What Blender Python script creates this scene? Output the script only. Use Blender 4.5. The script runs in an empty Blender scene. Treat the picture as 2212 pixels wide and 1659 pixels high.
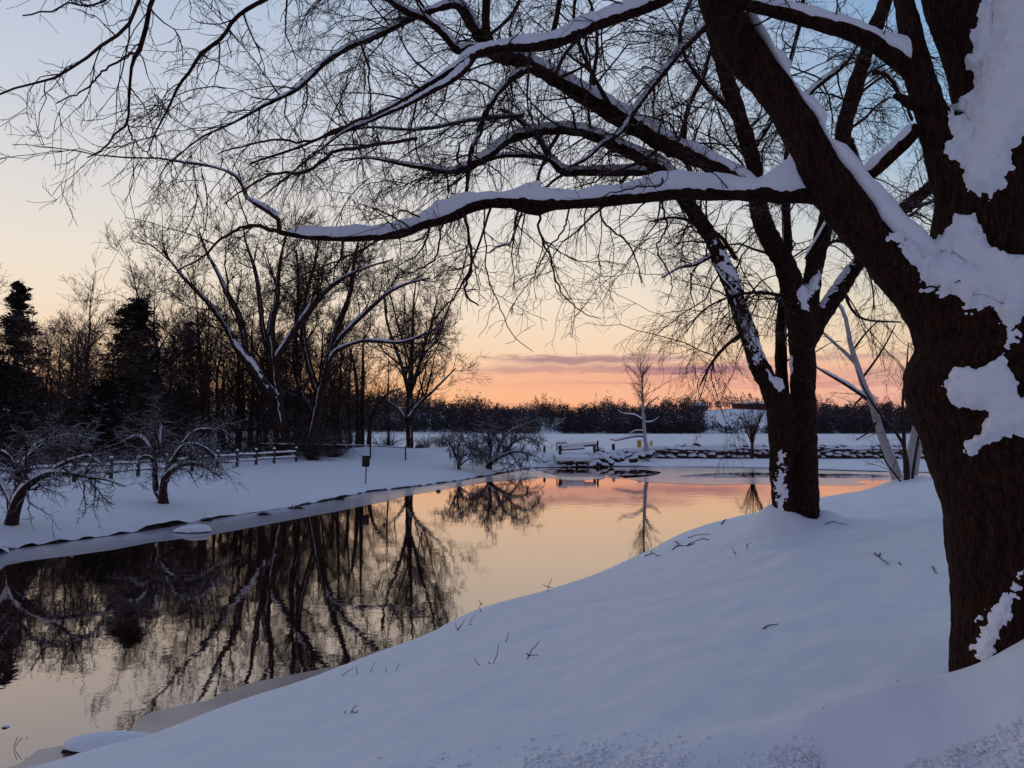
import bpy, math
import numpy as np
from mathutils import Vector

# ------------------------------------------------------------------ camera
F = 1736.0                      # focal length in units of a 2212 px wide picture
PITCH = math.atan(98.5 / F)
CAMZ = 3.0
scene = bpy.context.scene
col = scene.collection
cam_data = bpy.data.cameras.new('camera')
cam = bpy.data.objects.new('camera', cam_data)
col.objects.link(cam)
cam.location = (0, 0, CAMZ)
cam.rotation_euler = (math.pi / 2 + PITCH, 0, 0)
cam_data.sensor_width = 36
cam_data.lens = 36 * F / 2212
cam_data.clip_start = 0.05
cam_data.clip_end = 4000
scene.camera = cam
scene.view_settings.view_transform = 'Standard'
scene.view_settings.look = 'None'
scene.view_settings.exposure = 0
scene.view_settings.gamma = 1
scene.view_settings.use_curve_mapping = False
try:
    scene.cycles.max_bounces = 5
    scene.cycles.diffuse_bounces = 2
    scene.cycles.glossy_bounces = 3
    scene.cycles.transmission_bounces = 2
    scene.cycles.use_adaptive_sampling = True
except Exception:
    pass

def lin(r, g, b):
    o = []
    for c in (r, g, b):
        c = c / 255.0
        o.append(c / 12.92 if c <= 0.04045 else ((c + 0.055) / 1.055) ** 2.4)
    return (o[0], o[1], o[2], 1.0)

# ------------------------------------------------------------------ sky
SUN_AZ = math.radians(-13)      # the glow stands a little left of straight ahead
world = bpy.data.worlds.new('World')
scene.world = world
world.use_nodes = True
nt = world.node_tree
for n in list(nt.nodes):
    nt.nodes.remove(n)

class NB:
    """small node-tree builder"""
    def __init__(self, tree):
        self.t = tree
    def n(self, kind, **kw):
        nd = self.t.nodes.new(kind)
        for k, v in kw.items():
            setattr(nd, k, v)
        return nd
    def put(self, sock, v):
        if hasattr(v, 'is_output'):
            self.t.links.new(v, sock)
        else:
            sock.default_value = v
    def math(self, op, a, b=None, c=None, clamp=False):
        nd = self.n('ShaderNodeMath', operation=op, use_clamp=clamp)
        self.put(nd.inputs[0], a)
        if b is not None:
            self.put(nd.inputs[1], b)
        if c is not None:
            self.put(nd.inputs[2], c)
        return nd.outputs[0]
    def maprange(self, v, a, b, c=0.0, d=1.0, smooth=True):
        nd = self.n('ShaderNodeMapRange')
        nd.interpolation_type = 'SMOOTHSTEP' if smooth else 'LINEAR'
        self.put(nd.inputs['Value'], v)
        for k, x in zip(('From Min', 'From Max', 'To Min', 'To Max'), (a, b, c, d)):
            nd.inputs[k].default_value = x
        return nd.outputs[0]
    def mix(self, fac, a, b, blend='MIX'):
        nd = self.n('ShaderNodeMix', data_type='RGBA', blend_type=blend)
        nd.clamp_factor = True
        self.put(nd.inputs[0], fac)
        self.put(nd.inputs[6], a)
        self.put(nd.inputs[7], b)
        return nd.outputs[2]
    def ramp(self, v, stops):
        nd = self.n('ShaderNodeValToRGB')
        cr = nd.color_ramp
        while len(cr.elements) < len(stops):
            cr.elements.new(0.5)
        for e, (p, c) in zip(cr.elements, stops):
            e.position = p
            e.color = c
        self.put(nd.inputs[0], v)
        return nd.outputs[0]
    def noise(self, vec, scale, detail=4, rough=0.55):
        nd = self.n('ShaderNodeTexNoise')
        self.put(nd.inputs['Vector'], vec)
        nd.inputs['Scale'].default_value = scale
        nd.inputs['Detail'].default_value = detail
        nd.inputs['Roughness'].default_value = rough
        return nd.outputs[0]

w = NB(nt)
tc = w.n('ShaderNodeTexCoord')
sep = w.n('ShaderNodeSeparateXYZ')
nt.links.new(tc.outputs['Generated'], sep.inputs[0])
dx, dy, dz = sep.outputs
el = w.math('MULTIPLY', w.math('ARCSINE', dz), 180 / math.pi)       # degrees above the horizon
az = w.math('MULTIPLY', w.math('ARCTAN2', dx, dy), 180 / math.pi)   # degrees to the right of straight ahead
elp = w.math('DIVIDE', w.math('MAXIMUM', el, 0.0), 90.0)
E = lambda d: d / 90.0
glow = w.ramp(elp, [
    (E(0.0), lin(236, 146, 122)), (E(1.8), lin(251, 178, 142)), (E(3.2), lin(253, 198, 158)),
    (E(5.5), lin(249, 215, 182)), (E(8.5), lin(244, 225, 203)), (E(12), lin(235, 225, 212)), (E(16), lin(222, 219, 218)),
    (E(21), lin(202, 208, 220)), (E(29), lin(176, 192, 216)), (E(45), lin(116, 140, 176)), (E(90), lin(100, 113, 143))])
side = w.ramp(elp, [
    (E(0.0), lin(208, 142, 140)), (E(2.5), lin(236, 178, 160)), (E(5), lin(238, 205, 172)),
    (E(8), lin(224, 212, 188)), (E(12), lin(196, 204, 206)), (E(18), lin(148, 182, 212)),
    (E(29), lin(106, 152, 198)), (E(45), lin(104, 126, 164)), (E(90), lin(100, 113, 143))])
away = w.ramp(elp, [
    (E(0.0), lin(134, 124, 144)), (E(5), lin(148, 134, 150)), (E(12), lin(146, 138, 160)),
    (E(29), lin(114, 124, 158)), (E(90), lin(100, 113, 143))])
daz = w.math('ABSOLUTE', w.math('SUBTRACT', az, math.degrees(SUN_AZ)))
skyc = w.mix(w.maprange(w.math('SUBTRACT', az, 0.0), 4, 34), glow, side)
skyc = w.mix(w.maprange(daz, 48, 120), skyc, away)
# warm glow towards the sun low on the left
g1 = w.math('MULTIPLY', w.maprange(daz, 0, 26, 1, 0), w.maprange(el, 0, 7, 1, 0))
skyc = w.mix(w.math('MULTIPLY', g1, 0.5), skyc, lin(255, 190, 104))
# streaky low clouds (elongated along the horizon)
cv = w.n('ShaderNodeCombineXYZ')
w.put(cv.inputs[0], w.math('MULTIPLY', az, 0.085))
w.put(cv.inputs[1], w.math('MULTIPLY', el, 0.75))
cn = w.noise(cv.outputs[0], 1.6, 5, 0.55)
cv2 = w.n('ShaderNodeCombineXYZ')
w.put(cv2.inputs[0], w.math('MULTIPLY', az, 0.4))
w.put(cv2.inputs[1], w.math('MULTIPLY', el, 2.2))
cn2 = w.noise(cv2.outputs[0], 1.4, 4, 0.6)
wob = w.math('MULTIPLY', w.math('SUBTRACT', cn2, 0.5), 0.9)
wob2 = w.math('MULTIPLY', w.math('SUBTRACT', cn, 0.5), 14.0)
def cloud(a0, a1, e0, th, soft_az=3.0):
    """soft horizontal bank between azimuths a0..a1 at elevation e0, half thickness th"""
    ee = w.math('ADD', w.math('SUBTRACT', el, e0), wob)
    aa = w.math('ADD', az, wob2)
    v = w.maprange(w.math('ABSOLUTE', ee), th * 0.25, th * 1.5, 1, 0)
    h1 = w.maprange(aa, a0 - soft_az, a0 + soft_az)
    h2 = w.maprange(aa, a1 - soft_az, a1 + soft_az, 1, 0)
    return w.math('MULTIPLY', v, w.math('MULTIPLY', h1, h2))
pink = cloud(-3, 26, 3.6, 1.0, 6)
skyc = w.mix(w.math('MULTIPLY', pink, 0.5), skyc, lin(240, 158, 134))
for a0, a1, e0, th, k in ((-1, 10.5, 4.95, 0.32, .8), (8, 18, 4.15, 0.38, .9), (-3, 9, 4.3, .28, .5), (16, 27, 4.8, 0.22, .45), (3, 11, 3.3, 0.12, .3),
                          (14, 30, 3.0, 0.25, .4), (-10, 0, 1.7, 0.10, .35), (24, 42, 3.7, 0.5, .4), (10, 22, 3.55, .14, .3)):
    skyc = w.mix(w.math('MULTIPLY', cloud(a0, a1, e0, th), k), skyc, lin(164, 118, 132))
# below the horizon the world is a dim snow grey
skyc = w.mix(w.maprange(el, -1.5, 0), lin(110, 108, 128), skyc)
bg = w.n('ShaderNodeBackground')
w.put(bg.inputs[0], skyc)
bg.inputs[1].default_value = 1.0
out = w.n('ShaderNodeOutputWorld')
nt.links.new(bg.outputs[0], out.inputs[0])

# the sun is under the horizon: the glowing sky is the only light

# ------------------------------------------------------------------ helpers
rng = np.random.default_rng(11)

def at(X, Y, D):
    """world point on the line of sight of picture point (X, Y) at ground distance D"""
    cp, sp = math.cos(PITCH), math.sin(PITCH)
    u, v = X - 1106.0, 829.5 - Y
    y = F * cp - v * sp
    z = F * sp + v * cp
    return np.array([u * D / y, D, CAMZ + z * D / y])

def proj(P):
    cp, sp = math.cos(PITCH), math.sin(PITCH)
    x, y, z = P[:, 0], P[:, 1], P[:, 2] - CAMZ
    d = y * cp + z * sp
    return np.stack([1106 + F * x / d, 829.5 - F * (-y * sp + z * cp) / d], 1)

def gp(X, Y, z=0.0):
    """ground point of height z seen at (X, Y)"""
    a = at(X, Y, 1.0)
    D = (z - CAMZ) / (a[2] - CAMZ)
    return at(X, Y, D)[:2]

_perm = np.random.default_rng(5).random((64, 64, 64)).astype(np.float32)
def vnoise(P, s):
    q = np.asarray(P) * s
    i = np.floor(q).astype(int)
    f = q - i
    f = f * f * (3 - 2 * f)
    i &= 63
    j = (i + 1) & 63
    def g(a, b, c):
        return _perm[a, b, c]
    x0, y0, z0 = i.T
    x1, y1, z1 = j.T
    fx, fy, fz = f.T
    c00 = g(x0, y0, z0) * (1 - fx) + g(x1, y0, z0) * fx
    c10 = g(x0, y1, z0) * (1 - fx) + g(x1, y1, z0) * fx
    c01 = g(x0, y0, z1) * (1 - fx) + g(x1, y0, z1) * fx
    c11 = g(x0, y1, z1) * (1 - fx) + g(x1, y1, z1) * fx
    return ((c00 * (1 - fy) + c10 * fy) * (1 - fz) + (c01 * (1 - fy) + c11 * fy) * fz) * 2 - 1

def fbm(P, s, o=3):
    r = 0
    a = 1.0
    for k in range(o):
        r = r + a * vnoise(np.asarray(P) + 7.3 * k, s * 2 ** k)
        a *= .5
    return r

def sstep(a, b, x):
    t = np.clip((x - a) / (b - a), 0, 1)
    return t * t * (3 - 2 * t)

def mesh_data(name, V, Q, T=None, smooth=True):
    me = bpy.data.meshes.new(name)
    V = np.asarray(V, dtype=np.float32)
    Q = np.asarray(Q, dtype=np.int32).reshape(-1, 4) if Q is not None and len(Q) else np.zeros((0, 4), np.int32)
    T = np.asarray(T, dtype=np.int32).reshape(-1, 3) if T is not None and len(T) else np.zeros((0, 3), np.int32)
    me.vertices.add(len(V))
    me.vertices.foreach_set('co', V.ravel())
    nl = Q.size + T.size
    me.loops.add(nl)
    me.loops.foreach_set('vertex_index', np.concatenate([Q.ravel(), T.ravel()]))
    me.polygons.add(len(Q) + len(T))
    st = np.concatenate([np.arange(len(Q)) * 4, Q.size + np.arange(len(T)) * 3]).astype(np.int32)
    me.polygons.foreach_set('loop_start', st)
    me.update(calc_edges=True)
    if smooth:
        me.polygons.foreach_set('use_smooth', np.ones(len(me.polygons), dtype=bool))
    me.validate()
    return me

def link(name, me, mat=None, parent=None):
    o = bpy.data.objects.new(name, me)
    col.objects.link(o)
    if mat is not None and len(me.materials) == 0:
        me.materials.append(mat)
    if parent is not None:
        o.parent = parent
        o.location = -Vector(parent.location)
    return o

def mk(name, V, Q, mat, parent=None, T=None, smooth=True):
    return link(name, mesh_data(name, V, Q, T, smooth), mat, parent)

def tag(o, label=None, cat=None, group=None, kind=None):
    if label: o['label'] = label
    if cat: o['category'] = cat
    if group: o['group'] = group
    if kind: o['kind'] = kind
    return o

def thing(name, label, cat, loc, group=None):
    o = bpy.data.objects.new(name, None)
    o.empty_display_size = 0.2
    col.objects.link(o)
    o.location = tuple(float(c) for c in loc)
    return tag(o, label, cat, group)

def grid_quads(a, b, wrap=False, off=0):
    """quads of a grid with a rows and b columns (columns wrap when asked)"""
    i = np.arange(a - 1)[:, None]
    j = np.arange(b if wrap else b - 1)[None, :]
    j2 = (j + 1) % b
    return np.stack([i * b + j, i * b + j2, (i + 1) * b + j2, (i + 1) * b + j], -1).reshape(-1, 4) + off

def spline(P, n):
    """Catmull-Rom through rows of P, n samples"""
    P = np.asarray(P, float)
    if len(P) == 2:
        t = np.linspace(0, 1, n)[:, None]
        return P[0] * (1 - t) + P[1] * t
    Q = np.vstack([2 * P[0] - P[1], P, 2 * P[-1] - P[-2]])
    seg = np.linalg.norm(np.diff(P[:, :3], axis=0), axis=1) + 1e-9
    cum = np.concatenate([[0], np.cumsum(seg)])
    s = np.linspace(0, cum[-1], n)
    k = np.clip(np.searchsorted(cum, s, side='right') - 1, 0, len(P) - 2)
    t = ((s - cum[k]) / seg[k])[:, None]
    a, b, c, d = Q[k], Q[k + 1], Q[k + 2], Q[k + 3]
    return .5 * (2 * b + (c - a) * t + (2 * a - 5 * b + 4 * c - d) * t ** 2 + (3 * b - a - 3 * c + d) * t ** 3)

def frames(P):
    T = np.gradient(P, axis=1)
    T /= np.linalg.norm(T, axis=2, keepdims=True) + 1e-12
    mean = P[:, -1] - P[:, 0]
    ref = np.zeros((len(P), 3))
    ref[np.arange(len(P)), np.argmin(np.abs(mean), axis=1)] = 1
    A = np.cross(T, ref[:, None, :])
    A /= np.linalg.norm(A, axis=2, keepdims=True) + 1e-12
    B = np.cross(T, A)
    return T, A, B

def tube_geo(P, R, sides, rough=0.0, rscale=8.0):
    """P (N,n,3), R (N,n) -> verts, quads of N open tubes"""
    N, n = R.shape
    T, A, B = frames(P)
    th = np.arange(sides) / sides * 2 * math.pi
    V = P[:, :, None, :] + R[:, :, None, None] * (np.cos(th)[None, None, :, None] * A[:, :, None, :] + np.sin(th)[None, None, :, None] * B[:, :, None, :])
    if rough > 0:
        nz = fbm(V.reshape(-1, 3), rscale, 3).reshape(N, n, sides)
        V = P[:, :, None, :] + (V - P[:, :, None, :]) * (1 + rough * nz)[..., None]
    q = grid_quads(n, sides, True)
    Q = (q[None] + (np.arange(N) * n * sides)[:, None, None]).reshape(-1, 4)
    return V.reshape(-1, 3), Q

class Geo:
    def __init__(self):
        self.V = []; self.Q = []; self.T = []; self.o = 0
    def add(self, V, Q, T=None):
        self.V.append(V)
        if Q is not None and len(Q): self.Q.append(Q + self.o)
        if T is not None and len(T): self.T.append(T + self.o)
        self.o += len(V)
        return self
    def tubes(self, P, R, sides=3, rough=0, rscale=8):
        if len(P):
            self.add(*tube_geo(P, R, sides, rough, rscale))
        return self
    def arrays(self):
        return (np.concatenate(self.V), np.concatenate(self.Q) if self.Q else None, np.concatenate(self.T) if self.T else None)
    def mk(self, name, mat, parent=None, smooth=True):
        V, Q, T = self.arrays()
        return mk(name, V, Q, mat, parent, T, smooth)

def grow(P, R, dens, L, ang=50, asd=15, n=5, wig=.25, grav=0.0, t0=.1, t1=1.0, rf=.6, rk=.012, rend=.0012, taper=.5, rg=None, lsd=.35, follow=0.0, out=None):
    """spawn side branches on polylines; dens = number per metre, L = mean length, rk = radius per metre of length"""
    rg = rg or rng
    N, m, _ = P.shape
    seg = np.linalg.norm(np.diff(P, axis=1), axis=2).sum(1)
    cnt = rg.poisson(dens * seg * (t1 - t0))
    idx = np.repeat(np.arange(N), cnt)
    M = len(idx)
    if M == 0:
        return np.zeros((0, n, 3)), np.zeros((0, n))
    t = rg.uniform(t0, t1, M)
    f = t * (m - 1)
    k = np.minimum(f.astype(int), m - 2)
    fr = (f - k)[:, None]
    p0 = P[idx, k] * (1 - fr) + P[idx, k + 1] * fr
    r0 = R[idx, k] * (1 - fr[:, 0]) + R[idx, k + 1] * fr[:, 0]
    T = P[idx, k + 1] - P[idx, k]
    T /= np.linalg.norm(T, axis=1, keepdims=True) + 1e-12
    q = rg.normal(size=(M, 3))
    q -= (q * T).sum(1, keepdims=True) * T
    if out is not None:
        q += np.asarray(out) - (np.asarray(out) * T).sum(1, keepdims=True) * T
    q /= np.linalg.norm(q, axis=1, keepdims=True) + 1e-12
    a = np.radians(rg.normal(ang, asd, M))[:, None]
    d = np.cos(a) * T + np.sin(a) * q
    ln = L * (1 - taper * t) * np.exp(rg.normal(0, lsd, M))
    pts = np.empty((M, n, 3))
    pts[:, 0] = p0
    step = (ln / (n - 1))[:, None]
    for i in range(1, n):
        d = d + rg.normal(0, wig, (M, 3)) + np.array([0, 0, -grav]) / (n - 1) + follow * T / (n - 1)
        d /= np.linalg.norm(d, axis=1, keepdims=True) + 1e-12
        pts[:, i] = pts[:, i - 1] + d * step
    rb = np.minimum(r0 * rf, rk * ln + rend)
    rb = np.maximum(rb, rend)
    tt = np.linspace(0, 1, n)[None]
    RR = rb[:, None] * (1 - tt) + rend * .8 * tt
    return pts, RR

def resample(lines, n):
    """lines: list of arrays (k,4) xyz r -> (N,n,3),(N,n)"""
    A = np.stack([spline(l, n) for l in lines])
    return A[:, :, :3], np.maximum(A[:, :, 3], 1e-4)

def px(line, D0, D1=None, rscale=1.0):
    """picture polyline [(X,Y,r), ...] with depth from D0 to D1 -> world (k,4)"""
    D1 = D0 if D1 is None else D1
    o = []
    m = len(line)
    lastr = 3
    for i, p in enumerate(line):
        D = D0 + (D1 - D0) * i / max(1, m - 1)
        if len(p) > 2: lastr = p[2]
        # interpolate missing radii
        r = lastr
        if len(p) == 2:
            j = i
            while j < m and len(line[j]) == 2: j += 1
            if j < m:
                i0 = i
                while len(line[i0]) == 2 and i0 > 0: i0 -= 1
                r0 = line[i0][2] if len(line[i0]) > 2 else line[j][2]
                r = r0 + (line[j][2] - r0) * (i - i0) / (j - i0)
        w3 = at(p[0], p[1], D)
        o.append([*w3, r * D / F * rscale])
    return np.array(o)

# ------------------------------------------------------------------ materials
def material(name):
    m = bpy.data.materials.new(name)
    m.use_nodes = True
    t = m.node_tree
    for n in list(t.nodes):
        t.nodes.remove(n)
    b = NB(t)
    o = b.n('ShaderNodeOutputMaterial')
    p = b.n('ShaderNodeBsdfPrincipled')
    t.links.new(p.outputs[0], o.inputs[0])
    return m, b, p, o

def bump(b, p, h, strength, dist):
    n = b.n('ShaderNodeBump')
    n.inputs['Strength'].default_value = strength
    n.inputs['Distance'].default_value = dist
    b.put(n.inputs['Height'], h)
    b.t.links.new(n.outputs[0], p.inputs['Normal'])

def pos(b):
    return b.n('ShaderNodeNewGeometry').outputs['Position']

def snow_mat(name, scale=1.0, tint=(.91, .925, .955)):
    m, b, p, o = material(name)
    P = pos(b)
    n1 = b.noise(P, 3.0 * scale, 5, .6)
    n2 = b.noise(P, 34 * scale, 4, .65)
    n3 = b.noise(P, 160 * scale, 2, .6)
    c = b.mix(b.maprange(n1, .3, .7), (tint[0] * .95, tint[1] * .955, tint[2] * .965, 1), (*tint, 1))
    b.put(p.inputs['Base Color'], c)
    p.inputs['Roughness'].default_value = .65
    p.inputs['Specular IOR Level'].default_value = .25
    n4 = b.noise(P, 9 * scale, 4, .6)
    h = b.math('ADD', b.math('ADD', b.math('MULTIPLY', n2, .5), b.math('MULTIPLY', n3, .3)), b.math('MULTIPLY', n4, .9))
    bump(b, p, h, .5, .02 / scale)
    return m

def bark_mat(name, c1, c2, snow=0.0, lichen=0.0, fleck=0.0, scale=1.0, lo=.3, hi=.65, stretch=(1, 1, .28), bs=.8, bd=.02, side=None, rough=.9):
    m, b, p, o = material(name)
    g = b.n('ShaderNodeNewGeometry')
    P = g.outputs['Position']
    mp = b.n('ShaderNodeMapping')
    b.t.links.new(P, mp.inputs[0])
    mp.inputs['Scale'].default_value = stretch
    n1 = b.noise(mp.outputs[0], 26 * scale, 5, .65)
    n2 = b.noise(P, 5 * scale, 4, .6)
    vor = b.n('ShaderNodeTexVoronoi')
    vor.feature = 'DISTANCE_TO_EDGE'
    b.t.links.new(mp.outputs[0], vor.inputs['Vector'])
    vor.inputs['Scale'].default_value = 34 * scale
    c = b.mix(b.maprange(n1, .3, .7), (*c1, 1), (*c2, 1))
    if lichen > 0:
        ln = b.noise(P, 38 * scale, 3, .7)
        lm = b.math('MULTIPLY', b.maprange(ln, .64, .72), b.maprange(n2, .48, .62))
        c = b.mix(b.math('MULTIPLY', lm, lichen), c, (.17, .155, .11, 1))
    if fleck > 0:
        fn = b.noise(P, 13, 4, .75)
        c = b.mix(b.math('MULTIPLY', b.maprange(fn, .60, .66), fleck), c, (.36, .33, .32, 1))
    if snow > 0:
        sx = b.n('ShaderNodeSeparateXYZ')
        b.t.links.new(g.outputs['Normal'], sx.inputs[0])
        nz = sx.outputs[2]
        if side is not None:      # snow driven onto one side of the trunk by the wind
            nz = b.math('ADD', nz, b.math('ADD', b.math('MULTIPLY', sx.outputs[0], side[0]), b.math('MULTIPLY', sx.outputs[1], side[1])))
        nn = b.noise(P, 9 * scale, 4, .65)
        nz = b.math('ADD', nz, b.math('MULTIPLY', b.math('SUBTRACT', nn, .5), 1.5))
        sm = b.math('MULTIPLY', b.maprange(nz, lo, hi), snow)
        c = b.mix(sm, c, (.8, .83, .9, 1))
    b.put(p.inputs['Base Color'], c)
    p.inputs['Roughness'].default_value = rough
    p.inputs['Specular IOR Level'].default_value = .15
    h = b.math('ADD', b.math('MULTIPLY', n1, .6), b.math('MULTIPLY', b.math('MINIMUM', vor.outputs['Distance'], .25), 2.2))
    bump(b, p, h, bs, bd / scale)
    return m

def plain(name, c, rough=.7, n=6.0, var=.25, spec=.3):
    m, b, p, o = material(name)
    nn = b.noise(pos(b), n, 4, .6)
    b.put(p.inputs['Base Color'], b.mix(nn, tuple(x * (1 - var) for x in c) + (1,), tuple(min(1, x * (1 + var)) for x in c) + (1,)))
    p.inputs['Roughness'].default_value = rough
    p.inputs['Specular IOR Level'].default_value = spec
    return m

def snowy(name, c, lo=.35, hi=.6, nscale=3.0, amp=.5, c2=None):
    """a stone / wood colour with snow lying on the faces that look up"""
    m, b, p, o = material(name)
    g = b.n('ShaderNodeNewGeometry')
    sx = b.n('ShaderNodeSeparateXYZ')
    b.t.links.new(g.outputs['Normal'], sx.inputs[0])
    nn = b.noise(g.outputs['Position'], nscale, 4, .6)
    nz = b.math('ADD', sx.outputs[2], b.math('MULTIPLY', b.math('SUBTRACT', nn, .5), amp))
    cc = b.mix(nn, (*c, 1), (*(c2 or tuple(x * 1.6 for x in c)), 1))
    b.put(p.inputs['Base Color'], b.mix(b.maprange(nz, lo, hi), cc, (.82, .85, .91, 1)))
    p.inputs['Roughness'].default_value = .8
    p.inputs['Specular IOR Level'].default_value = .2
    bump(b, p, b.noise(g.outputs['Position'], nscale * 8, 3, .6), .4, .02)
    return m

M = {}
M['snow'] = snow_mat('snow')
M['snow_cap'] = snow_mat('snow_cap', 1.6)
M['snow_far'] = snow_mat('snow_far', .08)
M['bark_fore'] = bark_mat('bark_fore', (.012, .0038, .0028), (.062, .022, .013), lichen=.9, scale=1.15, bs=1.0, bd=.045, stretch=(1, 1, .35))
M['twig_fore'] = bark_mat('twig_fore', (.03, .013, .011), (.06, .028, .022), snow=.35, lo=.8, hi=1.1, scale=2, bs=.2, bd=.005)
M['bark_mid'] = bark_mat('bark_mid', (.011, .004, .003), (.058, .023, .014), fleck=.22, snow=.85, lo=.72, hi=.95, lichen=1.0, scale=1.0, stretch=(1, 1, .3), bs=1.0, bd=.035)
M['bark_mid_left'] = bark_mat('bark_mid_left', (.018, .009, .0075), (.07, .042, .028), snow=.95, lo=.5, hi=.72, lichen=1.0, scale=.8, bs=1.0, bd=.035, side=(-.45, -.25))
M['twig_mid'] = bark_mat('twig_mid', (.035, .016, .012), (.07, .034, .026), snow=.5, lo=.7, hi=1.0, scale=1, bs=.2, bd=.005)
M['bark_back'] = bark_mat('bark_back', (.022, .012, .009), (.07, .042, .03), snow=.8, lo=.5, hi=.8, scale=.35, bs=.5, bd=.02)
M['twig_back'] = bark_mat('twig_back', (.032, .014, .008), (.075, .036, .022), snow=.5, lo=.7, hi=.9, scale=.5, bs=0, bd=.005)
M['twig_wispy'] = bark_mat('twig_wispy', (.09, .052, .035), (.15, .09, .06), snow=0, scale=.5, bs=0, bd=.005)
M['bark_apple'] = bark_mat('bark_apple', (.022, .012, .01), (.06, .035, .028), snow=.95, lo=.38, hi=.6, scale=.8, bs=.5, bd=.02)
M['twig_apple'] = bark_mat('twig_apple', (.034, .015, .011), (.075, .036, .026), snow=.85, lo=.42, hi=.75, scale=.8, bs=.2, bd=.01)
M['bark_birch'] = bark_mat('bark_birch', (.42, .38, .37), (.55, .5, .5), snow=.8, lo=.4, hi=.7, scale=.7, stretch=(.6, .6, 3), bs=.4, bd=.01)
M['brush'] = bark_mat('brush', (.018, .009, .007), (.05, .028, .02), snow=.7, lo=.75, hi=1.05, scale=.4, bs=0, bd=.01)
M['needle'] = bark_mat('needle', (.018, .017, .013), (.045, .042, .03), snow=.5, lo=.85, hi=1.1, scale=.3, bs=0, bd=.01)
M['needle_snowy'] = bark_mat('needle_snowy', (.014, .013, .012), (.03, .026, .022), snow=.8, lo=.9, hi=1.15, scale=.3, bs=0, bd=.01)
M['far_wood'] = bark_mat('far_wood', (.05, .042, .052), (.09, .076, .088), snow=.12, lo=.8, hi=1.2, scale=.02, bs=0, bd=.01)  # distance haze painted in: base colour lightened towards bluish grey
M['far_pine'] = bark_mat('far_pine', (.02, .02, .028), (.036, .035, .042), snow=.05, lo=.9, hi=1.2, scale=.02, bs=0, bd=.01)  # bluish cast of the base colour likewise stands in for haze
M['wood'] = snowy('wood', (.05, .028, .022), .55, .75, 5, .3)
M['stone'] = snowy('stone', (.035, .014, .011), .12, .3, 3.2, .8, (.09, .042, .033))
M['rock'] = snowy('rock', (.04, .022, .018), .35, .5, 3, .6)
M['dark_earth'] = plain('dark_earth', (.035, .02, .015), .95, 20, .5)
M['metal_dark'] = plain('metal_dark', (.03, .02, .02), .6, 10, .3)
M['yellow'] = plain('yellow', (.55, .3, .04), .6, 4, .2)
M['grass'] = plain('grass', (.05, .025, .015), .9, 8, .4)
M['brick'] = plain('brick', (.22, .07, .05), .9, .5, .15)
M['house'] = plain('house', (.35, .3, .3), .9, .5, .1)
M['pane'] = plain('pane', (.03, .03, .04), .2, .5, .1)

# water: still, dark, mirror-like at this low angle
m, b, p, o = material('water')
P = pos(b)
mp = b.n('ShaderNodeMapping'); b.t.links.new(P, mp.inputs[0]); mp.inputs['Scale'].default_value = (1, 1, 1)
h1 = b.noise(mp.outputs[0], 1.1, 3, .5)
h2 = b.noise(mp.outputs[0], 7.0, 2, .5)
h = b.math('ADD', b.math('MULTIPLY', h1, 1.0), b.math('MULTIPLY', h2, .16))
bn = b.n('ShaderNodeBump'); bn.inputs['Strength'].default_value = .14; bn.inputs['Distance'].default_value = .018
b.put(bn.inputs['Height'], h)
gl = b.n('ShaderNodeBsdfGlossy'); gl.inputs['Roughness'].default_value = .018; gl.inputs['Color'].default_value = (1, .875, .80, 1)
df = b.n('ShaderNodeBsdfDiffuse'); df.inputs['Color'].default_value = (.02, .011, .01, 1)
b.t.links.new(bn.outputs[0], gl.inputs['Normal'])
fr = b.n('ShaderNodeFresnel'); fr.inputs[0].default_value = 1.36
fac = b.math('ADD', b.math('MULTIPLY', fr.outputs[0], .78), .31, clamp=True)
mx = b.n('ShaderNodeMixShader')
b.put(mx.inputs[0], fac)
b.t.links.new(df.outputs[0], mx.inputs[1]); b.t.links.new(gl.outputs[0], mx.inputs[2])
b.t.links.new(mx.outputs[0], o.inputs[0])
M['water'] = m

def ice_mat(name, base, refl, rough):
    m, b, p, o = material(name)
    P = pos(b)
    nn = b.noise(P, .9, 5, .6)
    n2 = b.noise(P, 22, 3, .6)
    b.put(p.inputs['Base Color'], b.mix(b.maprange(nn, .3, .7), tuple(x * .82 for x in base) + (1,), (*base, 1)))
    p.inputs['Roughness'].default_value = .8
    gl = b.n('ShaderNodeBsdfGlossy')
    b.put(gl.inputs['Roughness'], b.math('ADD', b.math('MULTIPLY', n2, .1), rough))
    gl.inputs['Color'].default_value = (.95, .92, .95, 1)
    fr = b.n('ShaderNodeFresnel'); fr.inputs[0].default_value = 1.31
    mx = b.n('ShaderNodeMixShader')
    b.put(mx.inputs[0], b.math('MULTIPLY', b.math('ADD', b.math('MULTIPLY', fr.outputs[0], .6), refl), b.maprange(nn, .25, .75, .75, 1.0), clamp=True))
    b.t.links.new(p.outputs[0], mx.inputs[1]); b.t.links.new(gl.outputs[0], mx.inputs[2])
    b.t.links.new(mx.outputs[0], o.inputs[0])
    return m
M['ice'] = ice_mat('ice', (.42, .40, .47), .12, .12)
M['ice_far'] = ice_mat('ice_far', (.5, .46, .52), .1, .1)
M['ice_brown'] = ice_mat('ice_brown', (.26, .2, .2), .16, .12)

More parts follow.
